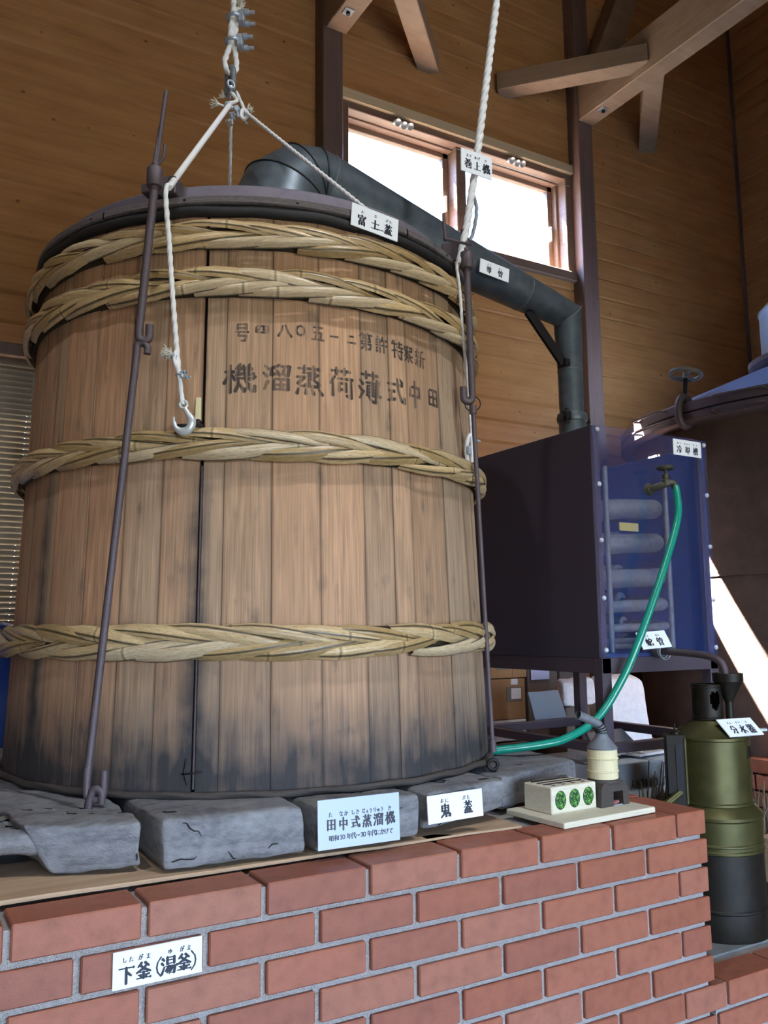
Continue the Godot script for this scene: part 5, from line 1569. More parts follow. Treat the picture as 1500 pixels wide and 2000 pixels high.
func build_ropes() -> void:
	var side := Vector3(0.86, 0, 0.5)
	var z := -0.88
	var t := thing("hoist_rope", "thick white hoisting rope clipped into a loop above the tub lid", "rope", Vector3(-0.97, 2.22, z))
	put("strand", rope(MB.new(), PackedVector3Array([Vector3(-0.966, 5.75, z), Vector3(-0.976, 2.44, z), Vector3(-0.983, 2.40, z), Vector3(-0.985, 2.33, z)]), 0.0102, 0.028, 14), M.rope, t)
	put("loop", rope(MB.new(), curve([Vector3(-0.985, 2.335, z), Vector3(-0.995, 2.30, z), Vector3(-1.003, 2.265, z), Vector3(-0.992, 2.238, z), Vector3(-0.975, 2.236, z), Vector3(-0.963, 2.262, z), Vector3(-0.966, 2.30, z), Vector3(-0.972, 2.345, z), Vector3(-0.966, 2.41, z), Vector3(-0.960, 2.47, z)], 5), 0.0095, 0.028, 14), M.rope, t)
	clip(t, Vector3(-0.973, 2.432, z), side, 1.35)
	clip(t, Vector3(-0.977, 2.345, z), side, 1.35)
	var fy := MB.new()
	fray(fy, Vector3(-0.956, 2.475, z), Vector3(0.2, 1, 0.1), 46, 0.035, 3)
	put("frayed_end", fy, M.fray, t)
	# shackle and knot
	var sh := thing("shackle", "grey steel shackle joining the hoisting rope to the slings", "shackle", Vector3(-0.985, 2.17, z))
	var u := PackedVector3Array()
	for i in 13:
		var a := PI * i / 12
		u.append(Vector3(-0.982, 2.235 + sin(a) * 0.020, z) + Vector3(0.3, 0, 0.95) * cos(a) * 0.014)
	u.insert(0, Vector3(-0.984, 2.165, z) + Vector3(0.3, 0, 0.95) * 0.014)
	u.append(Vector3(-0.984, 2.165, z) - Vector3(0.3, 0, 0.95) * 0.014)
	put("bow", tube(MB.new(), u, 0.0092, 10), M.coil, sh)
	put("pin", tube(MB.new(), PackedVector3Array([Vector3(-0.99, 2.168, z + 0.03), Vector3(-0.978, 2.168, z - 0.03)]), 0.0065, 10), M.galv, sh)
	put("pin_eye", torus(MB.new(), Vector3(-0.993, 2.172, z + 0.036), 0.012, 0.0035, Basis(Vector3.UP, 0.2) * Basis(Vector3.RIGHT, PI / 2), 18, 8), M.galv, sh)
	var knot := Vector3(-0.975, 2.108, z)
	# three slings
	var s1 := thing("sling_rope", "white sling rope from the shackle over the left lid edge with the hook", "rope", Vector3(-1.326, 1.49, -0.345), "slings of the lid")
	put("sleeve", tube(MB.new(), PackedVector3Array([Vector3(-0.992, 2.110, z + 0.02), Vector3(-1.318, 1.508, -0.352)]), 0.0080, 12), M.slate if false else M.rope, s1)
	put("strand", rope(MB.new(), curve([Vector3(-1.312, 1.518, -0.36), Vector3(-1.328, 1.49, -0.343), Vector3(-1.318, 1.357, -0.336), Vector3(-1.311, 1.256, -0.331), Vector3(-1.299, 1.107, -0.322), Vector3(-1.293, 1.04, -0.318)], 6), 0.0064, 0.028, 14), M.rope, s1)
	put("loop", rope(MB.new(), curve([Vector3(-1.300, 1.10, -0.319), Vector3(-1.306, 1.078, -0.316), Vector3(-1.298, 1.055, -0.312), Vector3(-1.293, 1.03, -0.312), Vector3(-1.289, 0.995, -0.310), Vector3(-1.286, 0.972, -0.308)], 5), 0.0058, 0.028, 12), M.rope, s1)
	put("tail", tube(MB.new(), PackedVector3Array([Vector3(-1.302, 1.083, -0.318), Vector3(-1.313, 1.088, -0.318)]), 0.0066, 10), M.slate, s1)
	var f1 := MB.new()
	fray(f1, Vector3(-1.314, 1.089, -0.318), Vector3(-1, 0.15, 0.0), 70, 0.022, 6)
	put("frayed_end", f1, M.fray, s1)
	clip(s1, Vector3(-1.2925, 1.042, -0.312), Vector3(0.5, -0.1, 0.85).normalized(), 0.55)
	var s2 := thing("sling_rope", "white sling rope dropping straight from the shackle behind the lid", "rope", Vector3(-0.80, 1.6, -1.40), "slings of the lid")
	put("strand", rope(MB.new(), PackedVector3Array([knot + Vector3(0, -0.02, -0.01), Vector3(-0.79, 1.57, -1.42)]), 0.0062, 0.028, 12), M.rope, s2)
	var s3 := thing("sling_rope", "white sling rope slanting from the shackle to the front of the lid", "rope", Vector3(-0.84, 1.52, -0.24), "slings of the lid")
	put("strand", rope(MB.new(), PackedVector3Array([knot + Vector3(0.012, 0.07, 0.0), Vector3(-0.930, 2.118, z), Vector3(-0.842, 1.524, -0.246)]), 0.0060, 0.028, 12), M.rope, s3)
	# knotted ends and small clips of the slings
	var kn := thing("sling_knots", "bunch of small clips and frayed rope ends under the shackle", "knot", knot)
	for q in [[-0.022, 0.0, 0.02], [0.004, -0.01, 0.03], [0.03, -0.005, 0.0], [-0.005, -0.03, 0.012]]:
		var c := knot + Vector3(q[0], q[1], q[2])
		put("clip_block", box(c, Vector3(0.018, 0.02, 0.018), 0.003, Basis.from_euler(Vector3(q[0] * 20, q[1] * 40, q[2] * 15))), M.galv, kn)
		put("clip_bolt", tube(MB.new(), PackedVector3Array([c, c + Vector3(q[0] * 0.6, -0.034, 0.012)]), 0.0035, 8), M.galv, kn)
	put("wrap", rope(MB.new(), curve([knot + Vector3(-0.012, 0.06, 0.01), knot + Vector3(0.010, 0.03, 0.014), knot + Vector3(-0.018, 0.01, 0.012), knot + Vector3(0.014, -0.004, 0.010), knot + Vector3(-0.010, -0.02, 0.006)], 6), 0.0062, 0.028, 12), M.rope, kn)
	put("wrap", rope(MB.new(), curve([knot + Vector3(0.036, 0.02, 0.0), knot + Vector3(0.050, 0.004, 0.004), knot + Vector3(0.040, -0.020, 0.006), knot + Vector3(0.026, -0.012, 0.008), knot + Vector3(0.034, 0.012, 0.004)], 6), 0.0062, 0.028, 12), M.rope, kn)
	for q in [[Vector3(-0.05, 0.0, 0.01), Vector3(-1, 0.1, 0), 14, 0.028], [Vector3(-0.03, 0.03, 0.01), Vector3(-1, 0.6, 0), 12, 0.022], [Vector3(0.052, 0.022, 0.0), Vector3(1, 0.5, 0), 26, 0.024], [Vector3(-0.01, -0.04, 0.01), Vector3(0, -1, 0), 20, 0.024]]:
		var fk := MB.new()
		fray(fk, knot + q[0], q[1], q[2], q[3], 11 + q[2])
		put("frayed_end", fk, M.fray, kn)
	tube_into(kn, "tail", [knot + Vector3(-0.02, 0.0, 0.01), knot + Vector3(-0.052, 0.0, 0.012)], 0.0035, M.rope)
	# lifting hook
	var hk := thing("lifting_hook", "white metal lifting hook resting on the iron ring of the tub", "hook", Vector3(-1.28, 0.93, -0.31))
	var hp := []
	var o := Vector3(-1.284, 0.936, -0.306)
	var rx := Vector3(0.83, 0, 0.56)
	for q in [[0.002, 0.028], [0.010, 0.014], [0.018, 0.000], [0.017, -0.014], [0.008, -0.024], [-0.006, -0.025], [-0.017, -0.016], [-0.022, -0.003], [-0.0225, 0.008]]:
		hp.append(o + rx * q[0] + Vector3.UP * q[1])
	var hr := []
	var hc := curve(hp, 6)
	for i in hc.size():
		var f := float(i) / (hc.size() - 1)
		hr.append(lerpf(0.0052, 0.0098, smoothstep(0.0, 0.3, f)) * (1.0 - 0.72 * smoothstep(0.55, 1.0, f)))
	put("bend", tube(MB.new(), hc, hr, 14), M.hook, hk)
	put("eye", torus(MB.new(), o + Vector3(0, 0.036, 0) - rx * 0.001, 0.0085, 0.0036, Basis(Vector3.UP, -0.6) * Basis(Vector3.RIGHT, PI / 2), 24, 10), M.hook, hk)
	# thick rope of the winch at the right, with a thin one tied along the rod below
	var w := thing("winch_rope", "thick white winch rope slanting down to the right side of the lid", "rope", Vector3(-0.5106, 1.47, -0.30))
	put("strand", rope(MB.new(), PackedVector3Array([Vector3(0.08, 5.1, -0.31), Vector3(-0.357, 2.336, -0.3), Vector3(-0.4493, 1.7843, -0.3), Vector3(-0.487, 1.589, -0.3), Vector3(-0.5150, 1.468, -0.302)]), 0.0115, 0.032, 18), M.rope, w)
	put("tail", rope(MB.new(), curve([Vector3(-0.462, 1.70, -0.305), Vector3(-0.448, 1.65, -0.305), Vector3(-0.455, 1.59, -0.31), Vector3(-0.47, 1.55, -0.31)], 5), 0.006, 0.03, 12), M.slate, w)
	var w2 := thing("thin_rope", "thin white rope hanging beside the right tie rod with a clipped end", "rope", Vector3(-0.459, 0.95, -0.341))
	put("strand", rope(MB.new(), curve([Vector3(-0.528, 1.47, -0.297), Vector3(-0.528, 1.445, -0.295), Vector3(-0.515, 1.388, -0.302), Vector3(-0.499, 1.262, -0.313), Vector3(-0.475, 1.123, -0.329), Vector3(-0.457, 0.997, -0.343)], 5), 0.0048, 0.024, 12), M.rope, w2)
	put("loop", rope(MB.new(), curve([Vector3(-0.457, 1.0, -0.343), Vector3(-0.466, 0.990, -0.345), Vector3(-0.472, 0.965, -0.347), Vector3(-0.472, 0.935, -0.347), Vector3(-0.467, 0.918, -0.346)], 5), 0.0062, 0.024, 12), M.rope, w2)
	put("loop", rope(MB.new(), curve([Vector3(-0.457, 1.0, -0.343), Vector3(-0.455, 0.96, -0.343), Vector3(-0.456, 0.92, -0.343)], 5), 0.0062, 0.024, 12), M.rope, w2)
	put("clip_body", box(Vector3(-0.469, 0.952, -0.343), Vector3(0.014, 0.026, 0.016), 0.003), M.galv, w2)
	put("clip_bolt", tube(MB.new(), PackedVector3Array([Vector3(-0.46, 0.990, -0.35), Vector3(-0.420, 0.985, -0.355)]), 0.0045, 8), M.galv, w2)
	tag(put("hook_ring", torus(MB.new(), Vector3(-0.425, 0.902, -0.372), 0.016, 0.0022, Basis(Vector3.UP, 0.4), 24, 6), M.galv), "small bright ring beside the third bamboo hoop at the right tie rod", "ring")

func tube_into(parent: Node3D, called: String, p: Array, r: float, m: Material) -> void:
	put(called, tube(MB.new(), PackedVector3Array(p), r, 8), m, parent)

# ---------------------------------------------------------------- small model on the bricks
func leaf_disc() -> StandardMaterial3D:
	var N := 192
	var im := Image.create(N, N, false, Image.FORMAT_RGB8)
	im.fill(hexc("16361a"))
	var lr := RandomNumberGenerator.new()
	lr.seed = 4
	for i in 120:
		var cx := lr.randf_range(0.08, 0.92) * N
		var cy := lr.randf_range(0.10, 0.98) * N
		var a := -PI / 2 + lr.randf_range(-1.1, 1.1)
		var len := lr.randf_range(10, 26)
		var col := hexc(["3f9a2c", "58b83a", "7fce4e", "2f7a24", "a8dc7a"][lr.randi_range(0, 4)])
		for s in int(len * 2):
			var f := s / (len * 2)
			var w := sin(PI * f) * len * 0.22
			var p := Vector2(cx, cy) + Vector2(cos(a), sin(a)) * len * f
			for q in range(-int(w), int(w) + 1):
				var x := int(p.x - sin(a) * q)
				var y := int(p.y + cos(a) * q)
				if x >= 0 and y >= 0 and x < N and y < N: im.set_pixel(x, y, col.darkened(0.25) if q == 0 else col)
	var m := mat(Color.WHITE, 0.5)
	m.albedo_texture = ImageTexture.create_from_image(im)
	return m

func build_miniature() -> void:
	var bs := Basis(Vector3.UP, deg_to_rad(3.2))
	var o := Vector3(-0.300, 0.001, -0.132)
	var bd := put("display_board", box(o + Vector3(0, 0.0075, 0), Vector3(0.318, 0.014, 0.202), 0.002, bs), M.pale_wood)
	tag(bd, "pale wooden board on the bricks carrying the small model still", "board")
	# pen box with three round leaf pictures
	var b := thing("pen_box", "pale wooden box with three round green leaf pictures", "box", Vector3(-0.345, 0.015, -0.155))
	var bb := Basis(Vector3.UP, deg_to_rad(3.0))
	var c := Vector3(-0.346, 0.0475, -0.155)
	put("box_body", box(c, Vector3(0.154, 0.064, 0.098), 0.0025, bb), M.pale_wood, b)
	for k in 3:
		put("top_slot", box(c + bb * Vector3(-0.0, 0.0318, -0.035 + 0.022 * k), Vector3(0.13, 0.003, 0.006), 0.0005, bb), M.black_iron, b)
	for k in 2:
		for i in 4: put("top_dot", box(c + bb * Vector3(-0.05 + 0.034 * i, 0.0318, 0.014 + 0.014 * k), Vector3(0.012, 0.002, 0.006), 0.0005, bb), M.black_iron, b)
	put("pencil", tube(MB.new(), PackedVector3Array([c + bb * Vector3(-0.062, 0.036, -0.037), c + bb * Vector3(0.062, 0.036, -0.040)]), 0.0028, 6), M.dark_wood, b)
	var lm := leaf_disc()
	for k in 3:
		var m := MB.new()
		var ring := PackedVector3Array()
		for i in 36: ring.append(Vector3(sin(TAU * i / 36) * 0.0185, cos(TAU * i / 36) * 0.0225, 0))
		var i0 := m.vert(Vector3.ZERO, Vector3(0, 0, 1), Vector2(0.5, 0.5))
		for p in ring: m.vert(p, Vector3(0, 0, 1), Vector2(0.5 + p.x / 0.038, 0.5 - p.y / 0.046))
		for i in 36: m.tri(i0, i0 + 1 + i, i0 + 1 + (i + 1) % 36)
		put("leaf_picture", m, lm, b, Transform3D(bb, c + bb * Vector3(-0.047 + 0.0475 * k, 0.0, 0.0494)))
	# model still
	var t := thing("model_still", "tiny wooden model of the still with a grey bent pipe", "model", Vector3(-0.218, 0.015, -0.13))
	var s := Vector3(-0.214, 0, -0.135)
	var db := Basis(Vector3.UP, deg_to_rad(3.0))
	var st := MB.new()
	# little stove: flared block with an arched mouth
	var prof := PackedVector2Array([Vector2(-0.052, 0.0), Vector2(-0.047, 0.048), Vector2(-0.040, 0.058), Vector2(0.040, 0.058), Vector2(0.047, 0.048), Vector2(0.052, 0.0), Vector2(0.030, 0.0), Vector2(0.029, 0.036), Vector2(-0.006, 0.036), Vector2(-0.007, 0.0)])
	prism(st, prof, 0.07, Transform3D(db, s + Vector3(0, 0.015, 0)))
	put("stove", st, M.dark_wood, t)
	put("stove_back", box(s + db * Vector3(0.011, 0.034, -0.02), Vector3(0.04, 0.036, 0.02), 0.001, db), M.dark, t)
	put("hob", lathe(MB.new(), [Vector2(0.0, 0.073), Vector2(0.042, 0.073), Vector2(0.040, 0.080), Vector2(0.0, 0.080)], s, 36), M.dark_wood, t)
	var ember := MB.new()
	for i in 4: cbox(ember, s + db * Vector3(-0.001 + 0.008 * i, 0.019 + 0.003 * (i % 2), 0.018), Vector3(0.012, 0.007, 0.01), 0.001, Basis(Vector3.UP, i * 0.8))
	put("ember", ember, mat(hexc("b06a62"), 0.6), t)
	put("foil", box(s + db * Vector3(0.012, 0.0165, 0.030), Vector3(0.036, 0.003, 0.006), 0.001, db), M.galv, t)
	put("tub", lathe(MB.new(), [Vector2(0.0, 0.081), Vector2(0.0385, 0.081), Vector2(0.0375, 0.154), Vector2(0.0, 0.155)], s + Vector3(-0.003, 0, 0), 40), M.cream_wood, t)
	for y in [0.099, 0.131]:
		put("hoop", torus(MB.new(), s + Vector3(-0.003, y, 0), 0.0386, 0.0021, Basis(), 40, 8), M.cream_wood, t)
	put("cap", lathe(MB.new(), [Vector2(0.0385, 0.153), Vector2(0.039, 0.157), Vector2(0.017, 0.184), Vector2(0.0155, 0.190)], s + Vector3(-0.003, 0, 0), 32), M.coil, t)
	var ec := s + Vector3(-0.003, 0.186, 0)
	var L := Vector3(-0.86, 0.0, -0.10)
	put("pipe", tube(MB.new(), curve([ec, ec + Vector3(0, 0.012, 0), ec + Vector3(0, 0.024, 0) + L * 0.006, ec + Vector3(0, 0.034, 0) + L * 0.020, ec + Vector3(0, 0.045, 0) + L * 0.050, ec + Vector3(0, 0.056, 0) + L * 0.082], 4), [0.0145, 0.0142, 0.014, 0.0138, 0.0135, 0.013, 0.0128, 0.0125, 0.012, 0.0118, 0.0115, 0.0112, 0.011, 0.011, 0.011, 0.0112, 0.0112, 0.0113, 0.0114, 0.0115, 0.0116], 16, false), M.coil, t)
	for k in 4:
		put("pipe_wrap", torus(MB.new(), ec + Vector3(0, 0.008 + 0.006 * k, 0) + L * (0.0015 * k * k), 0.0148, 0.0014, Basis(Vector3(0, 0, 1), 0.15 * k), 24, 6), M.black_iron, t)

# ---------------------------------------------------------------- things stored behind
func build_store() -> void:
	var back := -2.05
	var c1 := thing("cardboard_box", "brown cardboard box with two small paper labels under the tank", "box", Vector3(1.0, -0.01, back))
	put("carton", box(Vector3(0.985, 0.098, back - 0.13), Vector3(0.235, 0.205, 0.26), 0.003), M.card, c1)
	put("paper_label", box(Vector3(1.04, 0.125, back + 0.001), Vector3(0.065, 0.055, 0.002), 0.0005), M.white, c1)
	put("label_frame", box(Vector3(1.028, 0.122, back), Vector3(0.105, 0.075, 0.002), 0.0005), M.ink_soft, c1)
	put("paper_label", box(Vector3(1.03, 0.185, back + 0.0005), Vector3(0.045, 0.03, 0.002), 0.0005), M.white, c1)
	var c2 := thing("cardboard_box", "flat brown cardboard box with a dark printed panel on top of the labelled box", "box", Vector3(0.96, 0.20, back))
	put("carton", box(Vector3(0.935, 0.285, back - 0.13), Vector3(0.17, 0.16, 0.26), 0.003), M.card, c2)
	put("printed_panel", box(Vector3(0.955, 0.272, back + 0.0005), Vector3(0.085, 0.042, 0.002), 0.0005), M.ink_soft, c2)
	tag(put("cardboard_box", box(Vector3(1.072, 0.285, back - 0.13), Vector3(0.095, 0.16, 0.25), 0.003), M.card), "narrow plain cardboard box beside the box with the dark panel", "box")
	tag(put("storage_box", box(Vector3(0.98, -0.06, back - 0.12), Vector3(0.24, 0.105, 0.25), 0.003), M.white), "flat white box under the labelled cardboard box", "box")
	tag(put("storage_box", box(Vector3(0.98, -0.585, back - 0.12), Vector3(0.26, 0.93, 0.26), 0.003), M.card_dark), "tall brown carton carrying the white box behind the tank stand", "box")
	tag(put("cardboard_box", box(Vector3(0.78, 0.05, back - 0.10), Vector3(0.15, 0.60, 0.2), 0.003), M.card), "tall cardboard box half hidden behind the right tie rod", "box")
	tag(put("storage_box", box(Vector3(0.78, -0.655, back - 0.10), Vector3(0.18, 0.79, 0.22), 0.003), M.card_dark), "dull carton under the tall cardboard box", "box")
	var c3 := thing("storage_carton", "greyish brown carton carrying a lilac paper sheet under the tank", "box", Vector3(1.22, -0.2, back))
	put("carton", box(Vector3(1.232, 0.115, back - 0.14), Vector3(0.205, 0.5, 0.26), 0.003), M.card_dark, c3)
	var paper := thing("paper_sheet", "white paper notice with an underlined line of writing taped to the carton", "paper", Vector3(1.2, 0.2, back))
	put("sheet", box(Vector3(1.205, 0.285, back + 0.002), Vector3(0.125, 0.19, 0.002), 0.0005), mat(hexc("ccd0f2"), 0.7), paper)
	put("written_line", box(Vector3(1.205, 0.275, back + 0.004), Vector3(0.10, 0.006, 0.001), 0.0003), mat(hexc("6a66b8"), 0.8), paper)
	for i in 4: put("written_sign", box(Vector3(1.160 + 0.028 * i, 0.302, back + 0.004), Vector3(0.016, 0.018, 0.001), 0.0003), mat(hexc("8a88c8"), 0.8), paper)
	var sh := thing("shelf_unit", "dim grey brown shelving with a white box on it behind the tank leg", "shelf", Vector3(1.42, FLOOR, back - 0.1))
	for y in [0.16, -0.2, -0.6]: put("shelf_board", box(Vector3(1.42, y, back - 0.14), Vector3(0.145, 0.025, 0.3), 0.002), M.card_dark, sh)
	put("back_board", box(Vector3(1.42, -0.25, back - 0.29), Vector3(0.15, 1.6, 0.02), 0.002), M.card_dark, sh)
	for x in [1.346, 1.494]: put("side_board", box(Vector3(x, -0.25, back - 0.14), Vector3(0.02, 1.6, 0.3), 0.002), M.card_dark, sh)
	tag(put("storage_box", box(Vector3(1.42, 0.285, back - 0.10), Vector3(0.12, 0.05, 0.2), 0.003), M.white), "low white box lying high on the dim shelving", "box")
	tag(put("book_riser", box(Vector3(1.42, 0.216, back - 0.12), Vector3(0.12, 0.085, 0.2), 0.003), M.card_dark), "brown carton under the low white box on the shelving", "box")
	# slate grey folder standing on the rail
	var fp := []
	for i in 9:
		var f := i / 8.0
		fp.append(Vector2(f * 0.155, 0.005 + 0.006 * sin(f * PI)))
	var fo := rblock(MB.new(), [Vector3(0.455, 0.095, -1.215), Vector3(0.622, 0.097, -1.215), Vector3(0.448, 0.203, -1.245), Vector3(0.610, 0.205, -1.245), Vector3(0.455, 0.095, -1.200), Vector3(0.622, 0.097, -1.200), Vector3(0.448, 0.203, -1.232), Vector3(0.610, 0.205, -1.232)], 0.003, 0.003, 9, 8, 8.0)
	tag(put("plastic_folder", fo, M.slate), "slate grey folder leaning on the lower rail of the tank stand", "folder")
	# white cloth over something, in two lumps
	var cl := rblock(MB.new(), [Vector3(0.95, FLOOR + 0.01, -1.52), Vector3(1.40, FLOOR + 0.01, -1.52), Vector3(1.0, 0.245, -1.48), Vector3(1.27, 0.245, -1.48), Vector3(0.90, FLOOR + 0.01, -1.30), Vector3(1.37, FLOOR + 0.01, -1.30), Vector3(0.955, 0.240, -1.36), Vector3(1.25, 0.235, -1.36)], 0.05, 0.016, 12, 16, 4.0)
	tag(put("draped_cloth", cl, M.cloth), "white cloth draped over a tall object under the tank", "cloth")
	var cl2 := rblock(MB.new(), [Vector3(0.76, 0.12, -1.43), Vector3(0.93, 0.12, -1.43), Vector3(0.77, 0.240, -1.43), Vector3(0.93, 0.245, -1.43), Vector3(0.73, 0.118, -1.34), Vector3(0.93, 0.12, -1.34), Vector3(0.735, 0.232, -1.35), Vector3(0.93, 0.236, -1.35)], 0.02, 0.012, 14, 12, 9.0)
	tag(put("cloth_bundle", cl2, M.cloth), "smaller white cloth bundle left of the draped white cloth", "cloth")
	tag(put("stool_stack", box(Vector3(0.85, -0.466, -1.44), Vector3(0.14, 1.165, 0.12), 0.004), M.card_dark), "dull brown stand under the smaller white cloth bundle", "stand")
	# pale carton with upside-down lettering behind the base, with white sheets on it
	var pb := thing("pale_carton", "pale blue grey carton with upside-down lettering behind the brick base", "box", Vector3(0.40, -0.42, -0.74))
	put("carton", box(Vector3(0.40, -0.2025, -0.74), Vector3(0.42, 0.434, 0.32), 0.004), M.pale_box, pb)
	for q in [["SUTOMERY", 0.030, Vector3(0.43, -0.055, -0.5775)], ["DADDEC", 0.055, Vector3(0.42, -0.125, -0.5775)]]:
		var tm := TextMesh.new()
		tm.text = q[0]; tm.font_size = 48; tm.pixel_size = q[1] / 36.0; tm.depth = 0.001
		var fnt := SystemFont.new()
		fnt.font_names = PackedStringArray(["Droid Sans"])
		tm.font = fnt
		put("printed_lettering", tm, M.ink_soft, pb, Transform3D(Basis(Vector3(0, 0, 1), PI), q[2]))
	for q in [[0.29, -0.68, 0.13, 0.10, 0.3], [0.40, -0.74, 0.2, 0.12, -0.2], [0.50, -0.68, 0.17, 0.10, 0.15]]:
		tag(put("paper_stack", box(Vector3(q[0], 0.021 + 0.004 * absf(q[4]) * 10.0, q[1]), Vector3(q[2], 0.008, q[3]), 0.001, Basis(Vector3.UP, q[4])), M.white), ["white sheets lying left on the pale carton behind the hose", "white sheets in the middle of the pale carton behind the model still", "white sheets at the right end of the pale carton behind the stand"][[0.3, -0.2, 0.15].find(q[4])], "paper", "white sheets on the pale carton")
	var bk := rblock(MB.new(), [Vector3(0.43, 0.02, -0.86), Vector3(0.655, 0.02, -0.86), Vector3(0.47, 0.07, -0.94), Vector3(0.655, 0.075, -0.94), Vector3(0.43, 0.02, -0.845), Vector3(0.655, 0.02, -0.845), Vector3(0.47, 0.07, -0.925), Vector3(0.655, 0.075, -0.925)], 0.002, 0.001, 19, 6, 5.0)
	tag(put("grey_board", bk, M.slate), "grey board leaning between the rails at the right of the stand", "board")
	# bundle of dry stalks behind the separator
	var sg := RandomNumberGenerator.new()
	sg.seed = 77
	for k in 2:
		var m := MB.new()
		for i in 130:
			var x := sg.randf_range(0.20, 0.95)
			if x > 0.34 and x < 0.52 and i % 3: x += 0.3
			var b := Vector3(x, -0.419, sg.randf_range(-0.50, -0.34) + (x - 0.2) * 0.1)
			var lean := Vector3(sg.randf_range(-0.30, 0.45) + (x - 0.45) * 0.5, 1.0, sg.randf_range(-0.35, 0.1)).normalized()
			var len := sg.randf_range(0.22, 0.40)
			if i % 4 == 0:
				b = Vector3(sg.randf_range(0.27, 0.36), -0.419, sg.randf_range(-0.53, -0.45))
				lean = Vector3(sg.randf_range(0.15, 0.50), 1.0, sg.randf_range(-0.05, 0.05)).normalized()
				len = sg.randf_range(0.34, 0.48)
			tube(m, PackedVector3Array([b, b + lean * len * 0.5 + Vector3(sg.randf_range(-1, 1), 0, sg.randf_range(-1, 1)) * 0.012, b + lean * len]), [0.004, 0.0032, 0.0018], 5)
		var o := put("stalk_bundle", m, M.straw[k])
		tag(o, ["dry light brown mint stalks heaped behind the olive separator", "dry dark brown mint stalks heaped behind the olive separator"][k], "dry stalks", "", "stuff")
	tag(put("wooden_block", box(Vector3(0.70, -0.27, -0.28), Vector3(0.16, 0.14, 0.08), 0.004), M.plank), "tan wooden block at the lower right edge beside the separator", "block")
	tag(put("block_rest", box(Vector3(0.70, -0.38, -0.28), Vector3(0.14, 0.078, 0.07), 0.004), M.dark_wood), "dark block under the tan wooden block", "block")
	# blue tarpaulin heap at the far left
	var tp := rblock(MB.new(), [Vector3(-2.5, FLOOR + 0.01, -2.33), Vector3(-1.33, FLOOR + 0.01, -2.33), Vector3(-2.4, 0.48, -2.32), Vector3(-1.36, 0.47, -2.32), Vector3(-2.5, FLOOR + 0.01, -1.95), Vector3(-1.33, FLOOR + 0.01, -1.95), Vector3(-2.4, 0.50, -2.0), Vector3(-1.36, 0.50, -2.0)], 0.06, 0.03, 33, 14, 5.0)
	tag(put("blue_tarpaulin", tp, M.tarp), "deep blue tarpaulin over a heap at the left edge below the blind", "tarpaulin")

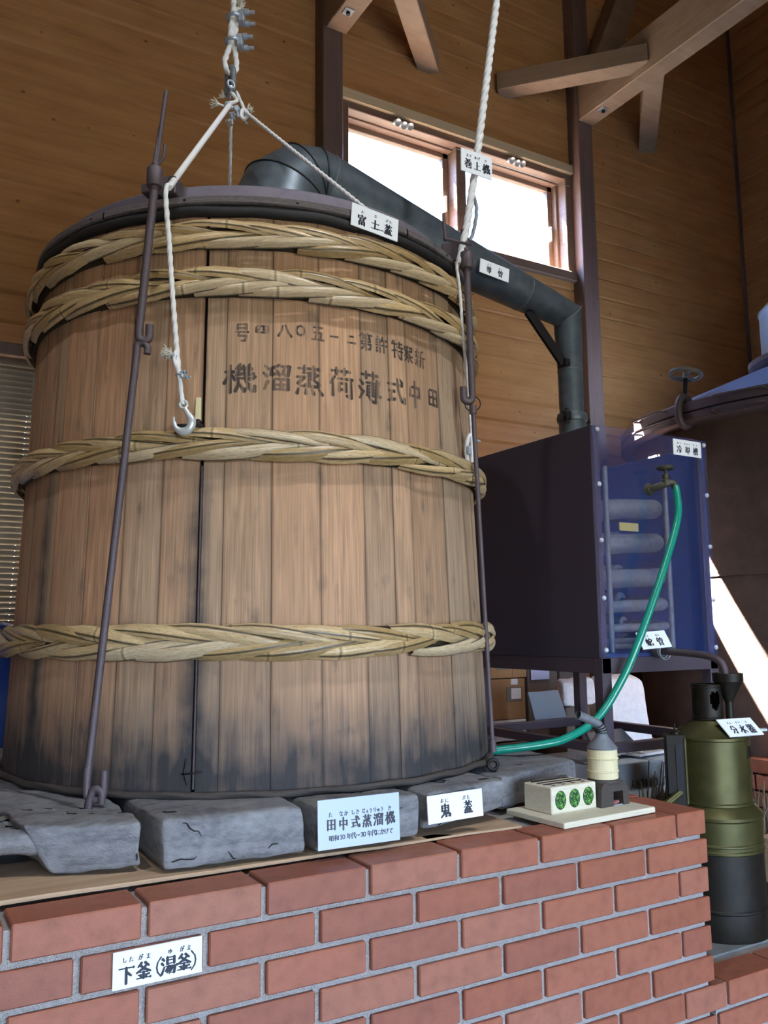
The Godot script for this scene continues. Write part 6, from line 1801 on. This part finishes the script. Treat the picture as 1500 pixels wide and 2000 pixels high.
# ---------------------------------------------------------------- lettered plates
func build_plates() -> void:
	plate("white plate with bracketed lettering fixed to the front of the bricks at lower left", 0.154, 0.060, at_corners(Vector3(-1.478, -0.070, 0.0045), Vector3(-1.324, -0.069, 0.0045), Vector3(-1.478, -0.130, 0.0045)), [
		["下", 0.145, 0.145, 0.63, 0.42, 1.0], ["釜", 0.335, 0.335, 0.61, 0.40, 1.0], ["(", 0.49, 0.49, 0.62, 0.46, 0.55], ["湯", 0.617, 0.617, 0.62, 0.42, 1.0], ["釜", 0.79, 0.79, 0.61, 0.40, 1.0], [")", 0.915, 0.915, 0.62, 0.46, 0.55],
		["した", 0.125, 0.20, 0.25, 0.13, 1.0], ["がま", 0.30, 0.385, 0.25, 0.13, 1.0], ["ゆ", 0.63, 0.63, 0.25, 0.13, 1.0], ["がま", 0.765, 0.845, 0.25, 0.13, 1.0]])
	plate("larger pale blue plate with two lines of lettering leaning on the timbers", 0.193, 0.097, at_corners(Vector3(-1.0595, 0.1205, -0.078), Vector3(-0.866, 0.1185, -0.0785), Vector3(-1.060, 0.0225, -0.073)), [
		["田中式蒸溜機", 0.157, 0.875, 0.51, 0.22, 1.0], ["た", 0.15, 0.15, 0.31, 0.09, 1.0], ["なか", 0.275, 0.335, 0.31, 0.09, 1.0], ["しき", 0.42, 0.475, 0.31, 0.09, 1.0], ["じょう", 0.55, 0.635, 0.31, 0.09, 1.0], ["りゅう", 0.69, 0.775, 0.31, 0.09, 1.0], ["き", 0.875, 0.875, 0.31, 0.09, 1.0],
		["昭和", 0.155, 0.215, 0.78, 0.105, 1.0], ["10", 0.272, 0.302, 0.78, 0.10, 1.0], ["年代〜", 0.365, 0.475, 0.78, 0.105, 1.0], ["30", 0.525, 0.555, 0.78, 0.10, 1.0], ["年代にかけて", 0.615, 0.885, 0.78, 0.105, 1.0]], "b9c9e2")
	plate("bright white plate with two large signs on the timber right of the blue plate", 0.150, 0.060, at_corners(Vector3(-0.781, 0.0965, -0.100), Vector3(-0.632, 0.0995, -0.100), Vector3(-0.778, 0.037, -0.097)), [
		["鬼", 0.31, 0.31, 0.60, 0.44, 1.0], ["蓋", 0.72, 0.72, 0.58, 0.40, 1.0], ["おに", 0.26, 0.345, 0.24, 0.14, 1.0], ["ぶた", 0.655, 0.74, 0.24, 0.14, 1.0]], "eef1f6")
	plate("white plate of three signs on the front edge of the tub lid", 0.140, 0.060, at_corners(Vector3(-0.896, 1.518, -0.222), Vector3(-0.757, 1.508, -0.230), Vector3(-0.899, 1.459, -0.222)), [
		["富士蓋", 0.22, 0.78, 0.62, 0.40, 1.0], ["ふ", 0.22, 0.22, 0.25, 0.13, 1.0], ["じ", 0.50, 0.50, 0.25, 0.13, 1.0], ["ぶた", 0.745, 0.83, 0.25, 0.13, 1.0]])
	plate("white plate of two signs stuck on the sloping duct", 0.130, 0.052, at_corners(Vector3(-0.080, 1.771, -0.785), Vector3(0.050, 1.756, -0.785), Vector3(-0.079, 1.720, -0.785)), [
		["導管", 0.30, 0.70, 0.60, 0.40, 1.0], ["どう", 0.265, 0.345, 0.25, 0.12, 1.0], ["かん", 0.66, 0.74, 0.25, 0.12, 1.0]])
	plate("tilted white plate hung on the thick winch rope before the window", 0.108, 0.068, at_corners(Vector3(-0.508, 1.808, -0.284), Vector3(-0.400, 1.806, -0.284), Vector3(-0.521, 1.739, -0.284)), [
		["巻上機", 0.22, 0.80, 0.60, 0.36, 1.0], ["まき", 0.20, 0.30, 0.25, 0.12, 1.0], ["あげ", 0.46, 0.56, 0.25, 0.12, 1.0], ["き", 0.79, 0.79, 0.25, 0.12, 1.0]])
	plate("white plate of three signs at the top right corner of the acrylic front", 0.142, 0.057, at_corners(Vector3(0.529, 1.121, -0.4955), Vector3(0.671, 1.120, -0.4955), Vector3(0.530, 1.064, -0.4955)), [
		["冷却槽", 0.20, 0.78, 0.62, 0.40, 1.0], ["れい", 0.165, 0.25, 0.24, 0.12, 1.0], ["きゃく", 0.41, 0.57, 0.24, 0.12, 1.0], ["そう", 0.735, 0.83, 0.24, 0.12, 1.0]])
	plate("slanted white plate of two signs over the outlet pipe at the foot of the acrylic", 0.118, 0.062, at_corners(Vector3(0.262, 0.440, -0.485), Vector3(0.378, 0.447, -0.470), Vector3(0.312, 0.395, -0.450)), [
		["蛇管", 0.30, 0.68, 0.62, 0.40, 1.0], ["じゃ", 0.26, 0.34, 0.25, 0.12, 1.0], ["かん", 0.64, 0.72, 0.25, 0.12, 1.0]])
	plate("white plate of three signs lying on the shoulder of the olive separator", 0.140, 0.066, at_corners(Vector3(0.281, 0.190, -0.205), Vector3(0.420, 0.189, -0.195), Vector3(0.330, 0.143, -0.150)), [
		["分水器", 0.27, 0.77, 0.62, 0.40, 1.0], ["ぶん", 0.23, 0.31, 0.24, 0.12, 1.0], ["すい", 0.48, 0.56, 0.24, 0.12, 1.0], ["き", 0.77, 0.77, 0.24, 0.12, 1.0]])
